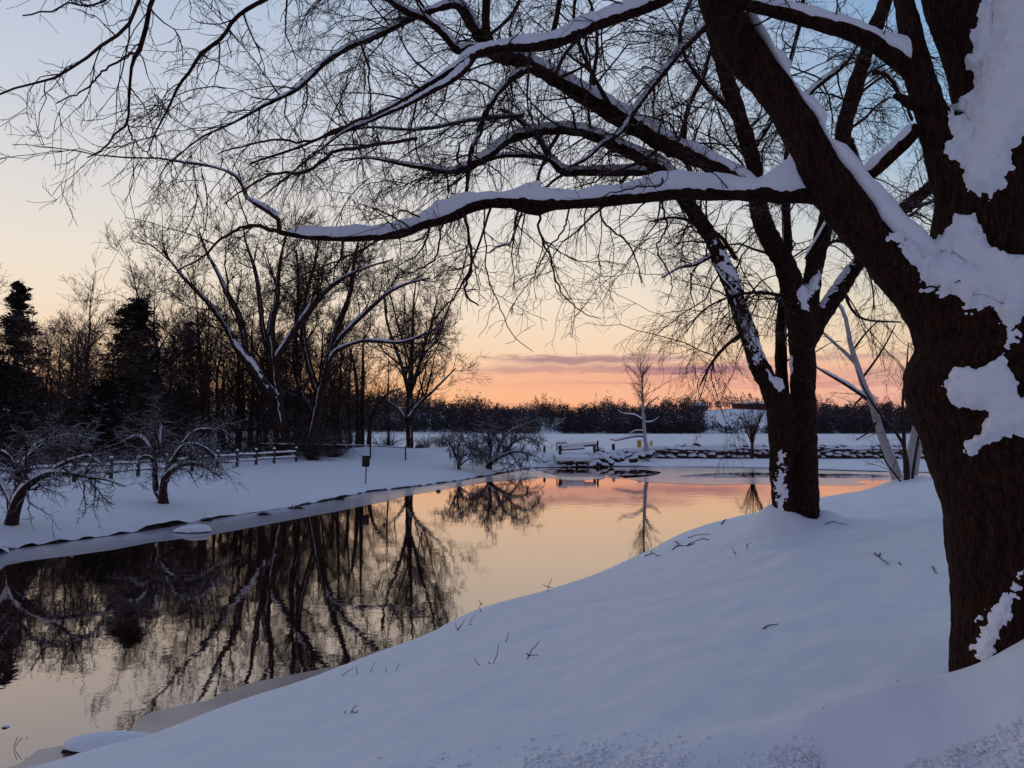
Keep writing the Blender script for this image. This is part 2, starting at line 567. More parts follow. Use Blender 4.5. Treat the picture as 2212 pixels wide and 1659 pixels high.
# ------------------------------------------------------------------ ground
near_shore = np.array([(-16, -14), (-11, -4), (-7.4, 2.5)] + [tuple(gp(x, y, .12)) for x, y in
    ((-120, 1692), (60, 1640), (200, 1600), (310, 1572), (420, 1530), (520, 1495), (620, 1465), (800, 1400), (910, 1360), (1010, 1312), (1130, 1280), (1220, 1253),
     (1290, 1228), (1400, 1180), (1470, 1146), (1560, 1122), (1670, 1098), (1760, 1080), (1850, 1066), (1925, 1052), (2000, 1040))] + [(38, 44), (60, 48)])
far_shore = np.array([(-60, -14), (-34, 4), (-20, 13.5)] + [tuple(gp(x, y, 0.0)) for x, y in
    ((-60, 1203), (0, 1191), (90, 1178), (200, 1163), (320, 1146), (420, 1128), (520, 1112), (620, 1097), (700, 1083), (790, 1064), (860, 1056), (929, 1047), (1000, 1037), (1087, 1022), (1157, 1011))]
    + [(4.2, 64), (8.5, 65.3), (14, 64.6), (20, 62.5), (26.5, 57.5), (36, 54), (60, 53)])

def dense(curve, n):
    return spline(np.hstack([curve, np.zeros((len(curve), 1))]), n)[:, :2]

def dist_to(XY, C):
    out_ = np.empty(len(XY))
    for i in range(0, len(XY), 20000):
        q = XY[i:i + 20000]
        out_[i:i + 20000] = np.sqrt(((q[:, None, :] - C[None]) ** 2).sum(2).min(1))
    return out_

NS = dense(near_shore, 700)
FS = dense(far_shore, 700)
TREE_A = at(2215, 1500, 5.0)[:2]          # foreground tree
TREE_B = np.array([at(1722, 1160, 16.4)[0], 16.4])
TREE_BR = np.array([at(1958, 1055, 35.0)[0], 35.0])

def gauss(XY, c, s, h, sx=1.0):
    dxy = XY - np.asarray(c)
    return h * np.exp(-((dxy[:, 0] / sx) ** 2 + dxy[:, 1] ** 2) / (2 * s * s))

def near_h(XY, d=None):
    XY = np.atleast_2d(XY).astype(float)
    if d is None:
        d = dist_to(XY, NS)
    P3 = np.hstack([XY, np.zeros((len(XY), 1))])
    wv = fbm(P3 * np.array([1, .8, 1]), .45, 3)
    z = .20 * (1 - np.exp(-d / .10)) - .08
    z += 1.28 * (1 - np.exp(-d / 7.6 * 1.15)) / (1 - math.exp(-1.15)) * sstep(0, .8, d) ** .6
    z += .06 * wv * sstep(.1, 1.5, d)
    z += gauss(XY, TREE_A + (-.12, -.52), .30, .36) + gauss(XY, TREE_A + (.4, -.5), .45, .26) + gauss(XY, TREE_A + (-.78, -.05), .3, .14)
    z += gauss(XY, TREE_A + (-1.2, -.34), .17, .15, 2.8) + gauss(XY, TREE_A + (-.8, -.55), .3, .05, 1.5)
    z -= gauss(XY, TREE_A + (-1.3, -.76), .2, .12, 2.2)
    z += gauss(XY, TREE_B + (-.48, -.05), .38, .48) + gauss(XY, TREE_B + (.58, .1), .25, .22) + gauss(XY, TREE_B + (0, -.3), 1.0, .10)
    z += gauss(XY, TREE_B + (-1.0, -1.9), .3, .07, 1.7) - gauss(XY, TREE_B + (-.8, -2.5), .3, .05, 1.7)
    z -= gauss(XY, TREE_B + (1.3, -1.2), .6, .06, 2)
    z += gauss(XY, TREE_BR + (0, -.2), .9, .35)
    # wind-drawn ripples across the slope
    st = P3 @ np.array([[.55, .9, 0], [-1.5, 1.0, 0], [0, 0, 1]]).T
    z += (.030 * fbm(st, .9, 3) + .008 * fbm(st, 3.4, 2)) * sstep(.5, 3, d)
    # trodden, crumbly snow at the photographer's feet
    pr = XY[:, 1]
    xr = XY[:, 0] / np.maximum(XY[:, 1], .5)
    m1 = sstep(4.5, 4.0, pr + .25 * vnoise(P3, 1.3)) * sstep(-.28, -.05, xr) * sstep(.42, .25, xr)
    m2 = sstep(4.7, 3.9, pr + .3 * vnoise(P3, 1.7)) * sstep(.40, .52, xr)
    cr = fbm(P3, 9, 4)
    z += (m1 + m2) * (.035 * np.abs(cr) * (.5 + .7 * vnoise(P3, 1.7)) + .008 * fbm(P3, 15, 2) - .008)
    return z

def lake_edge(x):
    return np.where(x > -16, 83.0 + 0 * x, 83.0 + (-16 - x) * 3.0)

def far_h(XY, d=None):
    XY = np.atleast_2d(XY).astype(float)
    if d is None:
        d = dist_to(XY, FS)
    x, y = XY[:, 0], XY[:, 1]
    P3 = np.hstack([XY, np.zeros((len(XY), 1))])
    left = .26 * (1 - np.exp(-d / .22)) - .02
    left += .95 * (1 - np.exp(-d / 6.0)) * sstep(0, 1.0, d) + .1 * sstep(10, 30, d)
    left += .05 * fbm(P3, .5, 3) * sstep(.2, 2, d)
    # ploughed snow ridge at the end of the left bank
    left += gauss(XY, (-9.0, 60), 2.2, .75, 1.7) + gauss(XY, (-3.5, 70), 2.0, .5, 2.2) + gauss(XY, (1.0, 72), 1.6, .4, 1.6)
    left += gauss(XY, at(352, 1085, 24.8)[:2], .55, .16) + gauss(XY, at(30, 1130, 21.5)[:2], .6, .14)
    wall_y = 75.0
    cause = .16 * (1 - np.exp(-d / .35)) + .02 + .16 * sstep(1, 8, d) + .95 * sstep(wall_y - .2, wall_y + 1.2, y) + .03 * fbm(P3, .4, 2)
    k = sstep(1.5, 5.5, x)
    # around the spillway the bank stands high right up to the water
    sp = sstep(11.5, 9.0, x) * sstep(2.2, 3.6, x)
    cause = cause * (1 - sp) + sp * (.8 * sstep(1.6, 4.6, d) + .08 + .3 * sstep(4, 9, d))
    z = left * (1 - k) + cause * k
    le = lake_edge(x)
    z = z * (1 - sstep(-2.0, 1.5, y - le)) + .2 * sstep(-2.0, 1.5, y - le)
    return z

def hit(X, Y, hf):
    """where the line of sight of (X, Y) meets the ground"""
    D = gp(X, Y, .8)[1]
    for _ in range(25):
        q = at(X, Y, D)
        z = float(hf(q[:2])[0])
        D = .5 * D + .5 * gp(X, Y, z)[1]
    q = at(X, Y, D)
    return np.array([q[0], q[1], float(hf(q[:2])[0])])

def tsteps(edges):
    o = []
    for a, b_, s in edges:
        o.append(np.arange(a, b_, s))
    return np.concatenate(o)

# near bank
def arc_samples(C, k, smin, smax):
    seg = np.linalg.norm(np.diff(C, axis=0), axis=1)
    cum = np.concatenate([[0], np.cumsum(seg)])
    s, o = 0.0, []
    while s < cum[-1]:
        q = np.array([np.interp(s, cum, C[:, 0]), np.interp(s, cum, C[:, 1])])
        o.append(q)
        s += float(np.clip(k * np.linalg.norm(q), smin, smax))
    return np.array(o)

def near_samples():
    C = NS
    seg = np.linalg.norm(np.diff(C, axis=0), axis=1)
    cum = np.concatenate([[0], np.cumsum(seg)])
    s, o = 0.0, []
    while s < cum[-1]:
        q = np.array([np.interp(s, cum, C[:, 0]), np.interp(s, cum, C[:, 1])])
        o.append(q)
        y = q[1]
        st = .05 if 4 < y < 14 else (.12 if 14 <= y < 28 else (.6 if y < -3 else .25))
        if -3 <= y <= 4: st = .10 if y < 1 else .06
        s += st
    return np.array(o)
S = near_samples()
tt = np.concatenate([tsteps([(0, .5, .04), (.5, 2.5, .09), (2.5, 9.5, .05), (9.5, 20, .3), (20, 60, 2.0)]), [60.0]])
dirv = np.array([.82, -.57])
XY = (S[:, None, :] + tt[None, :, None] * dirv[None, None]).reshape(-1, 2)
dn = dist_to(XY, NS)
Z = near_h(XY, dn)
tag(mk('near_snow_bank', np.column_stack([XY, Z]), grid_quads(len(S), len(tt)), M['snow']), kind='structure')

# far bank, causeway and the land under the trees on the left
S = arc_samples(FS, .0075, .14, .8)
fx = S[:, 0]
ang_ = np.where(S[:, 1] > 60, np.interp(fx, [-1, 4, 26, 60], [math.radians(128), math.radians(95), math.radians(86), math.radians(75)]),
                np.interp(S[:, 1], [0, 30, 60], [math.radians(145), math.radians(143), math.radians(128)]))
ang_ = np.where(fx > 24, np.interp(fx, [24, 60], [math.radians(86), math.radians(75)]), ang_)
ang_ = np.convolve(np.pad(ang_, 12, mode='edge'), np.ones(25) / 25, mode='valid')
D2 = np.stack([np.cos(ang_), np.sin(ang_)], 1)
tt = np.concatenate([tsteps([(0, .6, .05), (.6, 4, .14), (4, 26, .3), (26, 60, 1.2), (60, 260, 10)]), [260.0]])
XY = (S[:, None, :] + tt[None, :, None] * D2[:, None, :]).reshape(-1, 2)
Z = far_h(XY)
tag(mk('far_snow_bank', np.column_stack([XY, Z]), grid_quads(len(S), len(tt))[:, ::-1], M['snow']), kind='structure')

def sheet(name, pts, z, mat, kind='structure', smooth_n=0):
    import bmesh
    bm = bmesh.new()
    pts = np.asarray(pts, float)
    if smooth_n:
        c = np.vstack([pts, pts[:1]])
        c = dense(c, smooth_n)[:-1]
        pts = c
    vs = [bm.verts.new((float(q[0]), float(q[1]), z)) for q in pts]
    f = bm.faces.new(vs)
    f.normal_update()
    if f.normal.z < 0:
        f.normal_flip()
    bmesh.ops.triangulate(bm, faces=[f])
    me = bpy.data.meshes.new(name)
    bm.to_mesh(me)
    bm.free()
    o_ = link(name, me, mat)
    return tag(o_, kind=kind)

sheet('pond_bed', [(-62, -20), (62, -20), (62, 60), (20, 72), (-20, 75), (-62, 40)], -.6, M['dark_earth'])
sheet('water', [(-60, -18), (-2, -18), (1, 6), (10, 20), (60, 40), (60, 58), (26, 62), (19, 67), (4, 68), (-4, 64), (-14, 42), (-24, 24), (-60, 6)], 0.0, M['water'])
sheet('frozen_lake', [(-700, 83), (-60, 83), (-15, 82), (-3, 81), (80, 81), (900, 83), (900, 640), (-700, 640)], .6, M['snow_far'])

# ice shelf along the far bank, joined to the frozen part of the pond on the right
inner = [(-60, 1180), (0, 1176), (200, 1150), (420, 1118), (620, 1088), (790, 1056), (929, 1040), (1087, 1014), (1157, 1006), (1320, 1004), (1500, 1004), (1700, 1004), (1925, 1010), (2060, 1014)]
outer = [(2060, 1036), (1925, 1037), (1880, 1036), (1846, 1040), (1872, 1046), (1850, 1049), (1760, 1048), (1672, 1047), (1580, 1045), (1487, 1044), (1400, 1040), (1385, 1036),
         (1322, 1030), (1262, 1038), (1241, 1038), (1150, 1030), (1063, 1040), (979, 1054), (881, 1071), (800, 1090), (727, 1105), (616, 1126), (500, 1148), (448, 1157), (380, 1166), (322, 1173), (250, 1187),
         (160, 1200), (60, 1212), (12, 1222), (0, 1232), (-20, 1224), (-60, 1226)]
ice_poly = [gp(x, y) for x, y in inner + outer]
jit = np.random.default_rng(3)
ice_poly = np.array(ice_poly)
sheet('ice', ice_poly, .004, M['ice'])
sheet('open_water', [gp(x, y) for x, y in ((1462, 1029), (1520, 1024), (1620, 1021), (1760, 1023), (1880, 1025), (1930, 1029), (1880, 1033), (1770, 1032), (1660, 1031), (1560, 1032))], .008, M['water'], smooth_n=60)
sheet('open_water', [gp(x, y) for x, y in ((1150, 1012), (1210, 1009), (1330, 1010), (1400, 1016), (1428, 1021), (1400, 1029), (1340, 1033), (1285, 1030), (1200, 1027))], .008, M['water'], smooth_n=60)
sheet('thin_ice', [gp(x, y) for x, y in ((1330, 1028), (1440, 1026), (1560, 1036), (1640, 1042), (1560, 1047), (1440, 1044), (1385, 1040))], .008, M['ice_far'], smooth_n=50)
# brown thin ice against the near bank
sheet('thin_ice', [gp(x, y) for x, y in ((265, 1600), (292, 1568), (300, 1552), (330, 1538), (400, 1522), (458, 1512), (472, 1500), (540, 1476), (640, 1456), (745, 1436), (830, 1400), (900, 1420), (700, 1500), (400, 1600))], .004, M['ice_brown'])
sheet('thin_ice', [gp(x, y) for x, y in ((-20, 1668), (40, 1652), (84, 1620), (130, 1612), (172, 1608), (240, 1640), (60, 1700))], .004, M['ice_brown'])

# ------------------------------------------------------------------ far shore: hills, woods, buildings
def shore_y(x):
    return 455 + 18 * np.sin(x / 90.0) + np.where(x < 20, (20 - x) * .05, 0)
def hill_h(XY):
    XY = np.atleast_2d(XY)
    x, y = XY[:, 0], XY[:, 1]
    sy = shore_y(x)
    P3 = np.hstack([XY, np.zeros((len(XY), 1))])
    z = .3 + 1.2 * sstep(0, 8, y - sy) + 11 * sstep(0, 190, y - sy) + 4 * sstep(180, 500, y - sy) + 6.5 * np.exp(-((x - 178) / 50) ** 2) * sstep(20, 150, y - sy)
    z += (fbm(P3, .012, 2) * 1.6) * sstep(0, 60, y - sy)
    z += np.where(x < -10, np.minimum((-10 - x) * .06, 7), 0) * sstep(5, 80, y - sy)
    return z
gx = np.linspace(-700, 900, 200); gy = np.concatenate([np.linspace(425, 640, 60), np.linspace(660, 1500, 12)])
GX, GY = np.meshgrid(gx, gy)
XY = np.stack([GX.ravel(), GY.ravel()], 1)
tag(mk('hills', np.column_stack([XY, hill_h(XY)]), grid_quads(len(gy), len(gx)), M['snow_far']), kind='structure')

rf = np.random.default_rng(21)
def tri_blob(c, w_, h_, n, rg, shape='pine', ts=.5):
    """tuft triangles spread through a crown"""
    u = rg.random(n)
    if shape == 'pine':
        rad = w_ * (1 - u) ** .75 * (.55 + .45 * rg.random(n)) + .15
        z = u * h_
    else:
        z = h_ * (.25 + .75 * u)
        rad = w_ * np.sqrt(np.maximum(0, 1 - (2 * (u - .45)) ** 2)) * np.sqrt(rg.random(n)) + .1
    a = rg.uniform(0, 2 * math.pi, n)
    cen = np.stack([c[0] + rad * np.cos(a), c[1] + rad * np.sin(a), c[2] + z], 1)
    off = rg.normal(0, 1, (n, 3, 3)) * ts
    if shape == 'pine':
        off[..., 2] *= .55
    V = (cen[:, None] + off).reshape(-1, 3)
    return V, np.arange(3 * n).reshape(-1, 3)

gw, gpine, gtr = Geo(), Geo(), []
def clearing(Xp, D):
    """the two open snow slopes among the far woods (by bearing)"""
    return (1520 < Xp < 1668 and 466 < D < 625) or (1158 < Xp < 1215 and D < 500)
cnt = 0
for i in range(4200):
    Xp = rf.uniform(600, 2120) if i % 6 else rf.uniform(-60, 600)
    D = 458 + rf.random() ** 1.25 * 215
    q = at(Xp, 900, D)
    x, y = q[0], q[1]
    if y < shore_y(x) + 2:
        y = shore_y(x) + 2 + rf.random() * 5
    if clearing(Xp, y) and rf.random() > .03:
        continue
    z = float(hill_h((x, y))[0])
    pine = rf.random() < .5 + .3 * math.sin(Xp / 37)
    hgt = (rf.uniform(8, 14) if y < 600 else rf.uniform(6, 11)) * (1.35 if pine and rf.random() < .12 else 1) * 1.12
    hgt *= 1 + .22 * math.sin(Xp / 23 + 1) + .12 * math.sin(Xp / 7.1)
    hgt *= np.interp(Xp, [700, 900, 1100, 1300, 2000], [1.25, 1.2, .85, 1.0, 1.05])
    if pine:
        V_, T_ = tri_blob((x, y, z), hgt * .26, hgt, 64, rf, 'pine', .48)
        gpine.add(V_, None, T_)
    else:
        V_, T_ = tri_blob((x, y, z), hgt * .4, hgt * .95, 70, rf, 'bush', .40)
        gw.add(V_, None, T_)
    gtr.append([[x, y, z - .5], [x + rf.normal() * .3, y, z + hgt * .6]])
P_ = np.array([spline(np.array(l), 3) for l in gtr])
gw.tubes(P_, np.tile(np.array([.16, .12, .05]), (len(P_), 1)), 3)
for i in range(1500):
    Xp = rf.uniform(-60, 2130)
    D = 458 + rf.random() * 40
    q = at(Xp, 900, D)
    x, y = q[0], max(q[1], shore_y(q[0]) + 1.0 + rf.random() * 4)
    if clearing(Xp, y) and rf.random() > .25:
        continue
    V_, T_ = tri_blob((x, y, float(hill_h((x, y))[0]) - .8), rf.uniform(2, 4), rf.uniform(3.5, 7.5), 60, rf, 'bush', .4)
    gw.add(V_, None, T_)
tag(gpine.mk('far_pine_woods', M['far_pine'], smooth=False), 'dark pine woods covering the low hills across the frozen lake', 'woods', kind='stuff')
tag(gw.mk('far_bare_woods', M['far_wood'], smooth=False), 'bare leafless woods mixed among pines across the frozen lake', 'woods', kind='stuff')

def box(c, s, rot=0.0):
    x, y, z = s[0] / 2, s[1] / 2, s[2] / 2
    V = np.array([(-x, -y, -z), (x, -y, -z), (x, y, -z), (-x, y, -z), (-x, -y, z), (x, -y, z), (x, y, z), (-x, y, z)])
    cr, sr = math.cos(rot), math.sin(rot)
    V = V @ np.array([[cr, sr, 0], [-sr, cr, 0], [0, 0, 1]]) + np.asarray(c)
    Q = np.array([(0, 3, 2, 1), (4, 5, 6, 7), (0, 1, 5, 4), (1, 2, 6, 5), (2, 3, 7, 6), (3, 0, 4, 7)])
    return V, Q

def house(Xp, D, wpx, hpx, label, wall, hipped=True, nwin=4, rise=.5):
    q = at(Xp, 900, D)
    z = float(hill_h(q[:2])[0])
    W, H = wpx * D / F, hpx * D / F
    t = thing('house' if nwin < 6 else 'brick_building', label, 'building', (q[0], D, z))
    x, y = q[0], D
    mk('wall', *box((x, y, z + H / 2 - 1), (W, W * .4, H + 2)), wall, t, smooth=False)
    # hipped roof with snow
    e, d_ = W * .03, W * .4
    V = np.array([(-W / 2 - e, -d_ / 2 - e, 0), (W / 2 + e, -d_ / 2 - e, 0), (W / 2 + e, d_ / 2 + e, 0), (-W / 2 - e, d_ / 2 + e, 0), (-W / 2 + d_ * .5, 0, H * rise), (W / 2 - d_ * .5, 0, H * rise)]) + (x, y, z + H + .02)
    mk('roof', V, np.array([(0, 1, 5, 4), (2, 3, 4, 5)]), M['snow_far'], t, T=np.array([(1, 2, 5), (3, 0, 4)]), smooth=False)
    ww = W / nwin * .45
    me = None
    for k in range(nwin):
        cx = x - W / 2 + (k + .5) * W / nwin
        if me is None:
            V, Q = box((0, 0, 0), (ww, .12, H * .4))
            me = mesh_data('window', V, Q, smooth=False)
            me.materials.append(M['pane'])
        o_ = bpy.data.objects.new('window', me)
        col.objects.link(o_); o_.parent = t
        o_.location = (cx - x, -d_ / 2, H * .55)
house(1640, 640, 105, 13, 'long low red brick building above the snowy slope across the lake', M['brick'], nwin=12, rise=.35)
house(1512, 640, 32, 12, 'white roofed house among trees left of the brick building', M['house'], nwin=4)
house(1405, 650, 22, 12, 'small snowy roofed house on the far ridge behind the lone birch', M['house'], nwin=3)

# ------------------------------------------------------------------ trees: shared pieces
def snow_cap(lines, hs, name, parent, mat, seed=0, wfac=.92, n_per=14):
    """snow lying along a limb: rounded ridge on the upper side; hs = height / radius factor"""
    g = Geo()
    for li, (L, hf_) in enumerate(zip(lines, hs)):
        length = np.linalg.norm(np.diff(L[:, :3], axis=0), axis=1).sum()
        rmean = L[:, 3].mean()
        n = int(np.clip(length / (rmean * .6), 8, 220))
        A = spline(L, n)
        P, R = A[:, :3], np.maximum(A[:, 3], .001)
        T = np.gradient(P, axis=0); T /= np.linalg.norm(T, axis=1, keepdims=True) + 1e-9
        up = np.array([0, 0, 1.0]) - T * T[:, 2:3]
        cosi = np.linalg.norm(up, axis=1)
        up /= cosi[:, None] + 1e-9
        lat = np.cross(T, up)
        hfa = np.interp(np.linspace(0, 1, n), np.linspace(0, 1, len(hf_)), hf_) if hasattr(hf_, '__len__') else np.full(n, hf_)
        nz = fbm(P + seed * 3.1 + li, 1.0 / (rmean * 7), 3)
        nz2 = fbm(P + seed * 5.7 + li * 2, 1.0 / (rmean * 2.0), 2)
        h = R * hfa * (1 + .35 * nz + .12 * nz2) * sstep(.25, .75, cosi)
        h = np.where(h < .12 * R, -R * .35, h)
        endf = np.minimum(sstep(0, .04, np.linspace(0, 1, n)), sstep(1, .96, np.linspace(0, 1, n)))
        h = (h + R * .3) * endf - R * .3
        w_ = R * wfac * (1 + .1 * nz2) * (.35 + .65 * endf)
        prof = [(-1.0, -.02), (-1.02, .35), (-.88, .74), (-.55, .95), (0, 1.02), (.55, .95), (.88, .74), (1.02, .35), (1.0, -.02), (0, -.3)]
        rings = []
        y0 = R * .25
        for u, v in prof:
            top = y0 + (R * .72 + h - y0) * v if v > 0 else y0 + v * R
            ww = w_ * u
            rings.append(P + lat * ww[:, None] + up * np.asarray(top)[:, None])
        V = np.stack(rings, 1)
        jn = fbm(V.reshape(-1, 3) + seed, 1.0 / (rmean * 1.1), 2).reshape(n, len(prof), 1)
        jn2 = fbm(V.reshape(-1, 3) + seed, 1.0 / (rmean * .45), 2).reshape(n, len(prof), 1)
        V = V + (up[:, None, :] * (jn * .15 + jn2 * .09) * R[:, None, None]) + lat[:, None, :] * jn2 * (R * .08)[:, None, None]
        g.add(V.reshape(-1, 3), grid_quads(n, len(prof), True))
    if g.o:
        return g.mk(name, mat, parent)

def remesh_trunk(lines, voxel, name, mat, parent, sides=14, n=26, smooth_it=4, disp=None):
    g = Geo()
    for L in lines:
        P, R = resample([L], n)
        V, Q = tube_geo(P, R, sides)
        k = len(V)
        capV = np.vstack([P[0, :1], P[0, -1:]])
        T_ = [(k, (j + 1) % sides, j) for j in range(sides)] + [(k + 1, k - sides + j, k - sides + (j + 1) % sides) for j in range(sides)]
        g.add(np.vstack([V, capV]), Q, np.array(T_))
    V, Q, T_ = g.arrays()
    me = mesh_data(name, V, Q, T_)
    o_ = bpy.data.objects.new(name, me)
    col.objects.link(o_)
    md = o_.modifiers.new('r', 'REMESH'); md.mode = 'VOXEL'; md.voxel_size = voxel
    ms = o_.modifiers.new('s', 'SMOOTH'); ms.factor = .5; ms.iterations = smooth_it
    dg = bpy.context.evaluated_depsgraph_get()
    ev = o_.evaluated_get(dg).to_mesh()
    nv, nf = len(ev.vertices), len(ev.polygons)
    V = np.empty(nv * 3, np.float32); ev.vertices.foreach_get('co', V); V = V.reshape(-1, 3)
    N = np.empty(nv * 3, np.float32); ev.vertices.foreach_get('normal', N); N = N.reshape(-1, 3)
    lt = np.empty(nf, np.int32); ev.polygons.foreach_get('loop_total', lt)
    li = np.empty(len(ev.loops), np.int32); ev.loops.foreach_get('vertex_index', li)
    assert (lt == 4).all()
    Q = li.reshape(-1, 4)
    o_.evaluated_get(dg).to_mesh_clear()
    bpy.data.objects.remove(o_)
    if disp is not None:
        V = V + N * disp(V)[:, None]
    r = mk(name, V, Q, mat, parent)
    return r, V, N, Q

def seg_dist(P, poly):
    """signed distance (positive inside) of points to a polygon"""
    poly = np.asarray(poly, float)
    a, b_ = poly, np.roll(poly, -1, axis=0)
    d = np.full(len(P), 1e9)
    inside = np.zeros(len(P), bool)
    for p0, p1 in zip(a, b_):
        e = p1 - p0
        t = np.clip(((P - p0) @ e) / (e @ e + 1e-9), 0, 1)
        d = np.minimum(d, np.linalg.norm(P - p0 - t[:, None] * e, axis=1))
        c = ((p0[1] > P[:, 1]) != (p1[1] > P[:, 1]))
        xin = (p1[0] - p0[0]) * (P[:, 1] - p0[1]) / (p1[1] - p0[1] + 1e-12) + p0[0]
        inside ^= c & (P[:, 0] < xin)
    return np.where(inside, d, -d)

def subdivide(V, N, Q):
    E_ = np.stack([Q, np.roll(Q, -1, axis=1)], -1).reshape(-1, 2)
    E_ = np.sort(E_, axis=1)
    u, inv = np.unique(E_, axis=0, return_inverse=True)
    inv = inv.reshape(-1, 4)
    nV = len(V)
    mid = nV + inv
    cen = nV + len(u) + np.arange(len(Q))
    V2 = np.vstack([V, (V[u[:, 0]] + V[u[:, 1]]) / 2, V[Q].mean(1)])
    N2 = np.vstack([N, (N[u[:, 0]] + N[u[:, 1]]) / 2, N[Q].mean(1)])
    Q2 = np.concatenate([np.stack([Q[:, k], mid[:, k], cen, mid[:, (k + 3) % 4]], 1) for k in range(4)])
    return V2, N2, Q2

def snow_patch(V, N, Q, poly, thick, name, parent, mat, seed=0, rag=14, fine=False):
    """snow stuck to a trunk: the bark surface inside an outline, raised by the depth of the snow"""
    pr = proj(V)
    front = (N * (np.array([0, 0, CAMZ]) - V)).sum(1) > -.02
    sdist = seg_dist(pr, poly) + rag * fbm(V + seed, 9, 4)
    m = (sdist > -45) & front
    fm = m[Q].all(1)
    idx = np.unique(Q[fm])
    if len(idx) < 20:
        return None
    re = -np.ones(len(V), int); re[idx] = np.arange(len(idx))
    V, N, Q = subdivide(V[idx], N[idx], re[Q[fm]])
    if fine:
        V, N, Q = subdivide(V, N, Q)
    sdist = seg_dist(proj(V), poly) + rag * (fbm(V + seed, 9, 3) + .55 * fbm(V + 2 * seed, 34, 3))
    m = sdist > -30
    fm = m[Q].all(1)
    idx = np.unique(Q[fm])
    re = -np.ones(len(V), int); re[idx] = np.arange(len(idx))
    sd_ = sdist[idx]
    h = thick * sstep(-3, 24, sd_) + .45 * thick * sstep(15, 100, sd_)
    h = h * (1 + .3 * fbm(V[idx] + 3, 4, 3) + .16 * fbm(V[idx] + 9, 20, 3)) + np.minimum(sd_, 0) / 30 * .05
    upv = N[idx] + np.array([0, -.15, .45])
    upv /= np.linalg.norm(upv, axis=1, keepdims=True)
    W = V[idx] + upv * h[:, None]
    if len(idx) < 20:
        return None
    return mk(name, W, re[Q[fm]], mat, parent)

# ------------------------------------------------------------------ foreground tree
tA = thing('bare_tree', 'huge dark trunk at the right edge with a long snow loaded horizontal limb', 'tree', (TREE_A[0], TREE_A[1], float(near_h(TREE_A)[0])))
DA = 5.0
L_A = px([(2240, 1700, 180), (2228, 1520, 156), (2222, 1380, 146), (2216, 1250, 145), (2205, 1080, 153), (2167, 900, 173), (2132, 780, 178), (2085, 690, 130), (2000, 638, 68), (1956, 606, 50), (1912, 556, 47)], 5.0, 5.05)
L_L = px([(2000, 638, 62), (1956, 606, 50), (1912, 556, 47), (1860, 490, 47), (1815, 432, 50), (1775, 370, 48), (1749, 320, 44), (1715, 262, 42), (1680, 202, 41), (1636, 150, 42), (1600, 110, 44), (1570, 50, 42), (1548, 0, 40), (1520, -90, 36), (1470, -200, 30), (1370, -320, 24)], 5.05, 5.4)
L_B = px([(2190, 950, 150), (2180, 700, 160), (2160, 560, 138), (2155, 420, 124), (2162, 320, 104), (2152, 230, 84), (2136, 170, 76), (2102, 90, 70), (2062, -10, 64), (2040, -120, 56)], 5.05, 5.3)
L_I = px([(2185, 600, 130), (2200, 430, 120), (2235, 250, 118), (2262, 100, 116), (2290, -120, 110)], 5.05, 5.0)
L_E = px([(2110, 440, 80), (2060, 350, 58), (2020, 269, 38), (1996, 202, 31), (1979, 134, 27), (1965, 66, 24), (1954, 0, 22), (1945, -80, 20)], 5.1, 5.3)
L_T = px([(1985, 165, 22), (1956, 141, 22), (1912, 108, 20), (1872, 84, 19), (1822, 64, 18), (1771, 50, 17), (1687, 27, 15), (1613, 7, 15), (1560, -12, 14), (1480, -50, 12)], 5.25, 4.95)
# the long horizontal limb
H_px = [(1830, 425, 40), (1790, 420, 30), (1747, 418, 22), (1687, 421, 19), (1600, 418, 16), (1530, 417, 16), (1447, 418, 15), (1346, 429, 14.5), (1229, 438, 13.5), (1190, 440, 15), (1161, 445, 21), (1130, 441, 18),
        (1094, 436, 13.5), (1044, 438, 15), (1010, 448, 14), (977, 467, 12.5), (940, 478, 11.5), (909, 486, 11), (880, 500, 10), (842, 509, 9), (775, 514, 8), (708, 514, 7), (650, 510, 6.2), (605, 502, 6)]
L_H = px(H_px, 5.2, 5.55)
def barkdisp(V):
    st = V * np.array([1, 1, .35])
    return .012 * fbm(V, 4, 2) + .008 * fbm(st, 26, 3)
trA, VA, NA, QA = remesh_trunk([L_A, L_L, L_B, L_I, L_E, L_H[:3]], .021, 'trunk', M['bark_fore'], tA, sides=20, disp=barkdisp)

limbs_A = []          # (polyline world, snow factor or None)
def limbA(line, D0, D1, snow=None, **k):
    L = px(line, D0, D1)
    limbs_A.append((L, snow))
    return L
limbs_A.append((L_H[1:], [5.4, 5.0, 3.4, 2.3, 2.1, 2.1, 2.1, 2.1, 2.0, 2.0, 2.0, 2.0, 2.1, 1.8, 1.9, .6, .7, 2.3, 2.6, 1.6, 2.2, 2.3, 2.4, 2.5, 2.7, 2.6, 2.4]))
limbs_A.append((L_T, [2.6, 1.6, 1.1, 1.0, .95, .95, .95, .9]))
limbA([(1500, -80, 20), (1450, -15, 16), (1407, 10, 13.5), (1346, 34, 13), (1286, 55, 12), (1229, 81, 13), (1178, 97, 13), (1128, 101, 12), (1077, 104, 11), (1027, 118, 10), (993, 141, 7.5), (943, 171, 6), (893, 202, 5),
       (842, 232, 4.5), (775, 269, 4), (708, 292, 3.4), (640, 320, 2.8), (540, 353, 2)], 5.3, 4.7, [1.3, 1.4, 1.4, 1.5, 1.4, 1.3, 1.2, .9, .6, .3, .1, 0, 0])
limbA([(1022, 122, 9), (1003, 151, 8.3), (970, 178, 7), (923, 202, 5.5), (876, 228, 5), (836, 245, 4.2), (792, 265, 3.5), (741, 286, 3), (690, 325, 2.7), (640, 365, 2.2), (560, 430, 1.4)], 4.9, 4.6, [1.2, 1.1, .7, .9, .2, 0, 0])
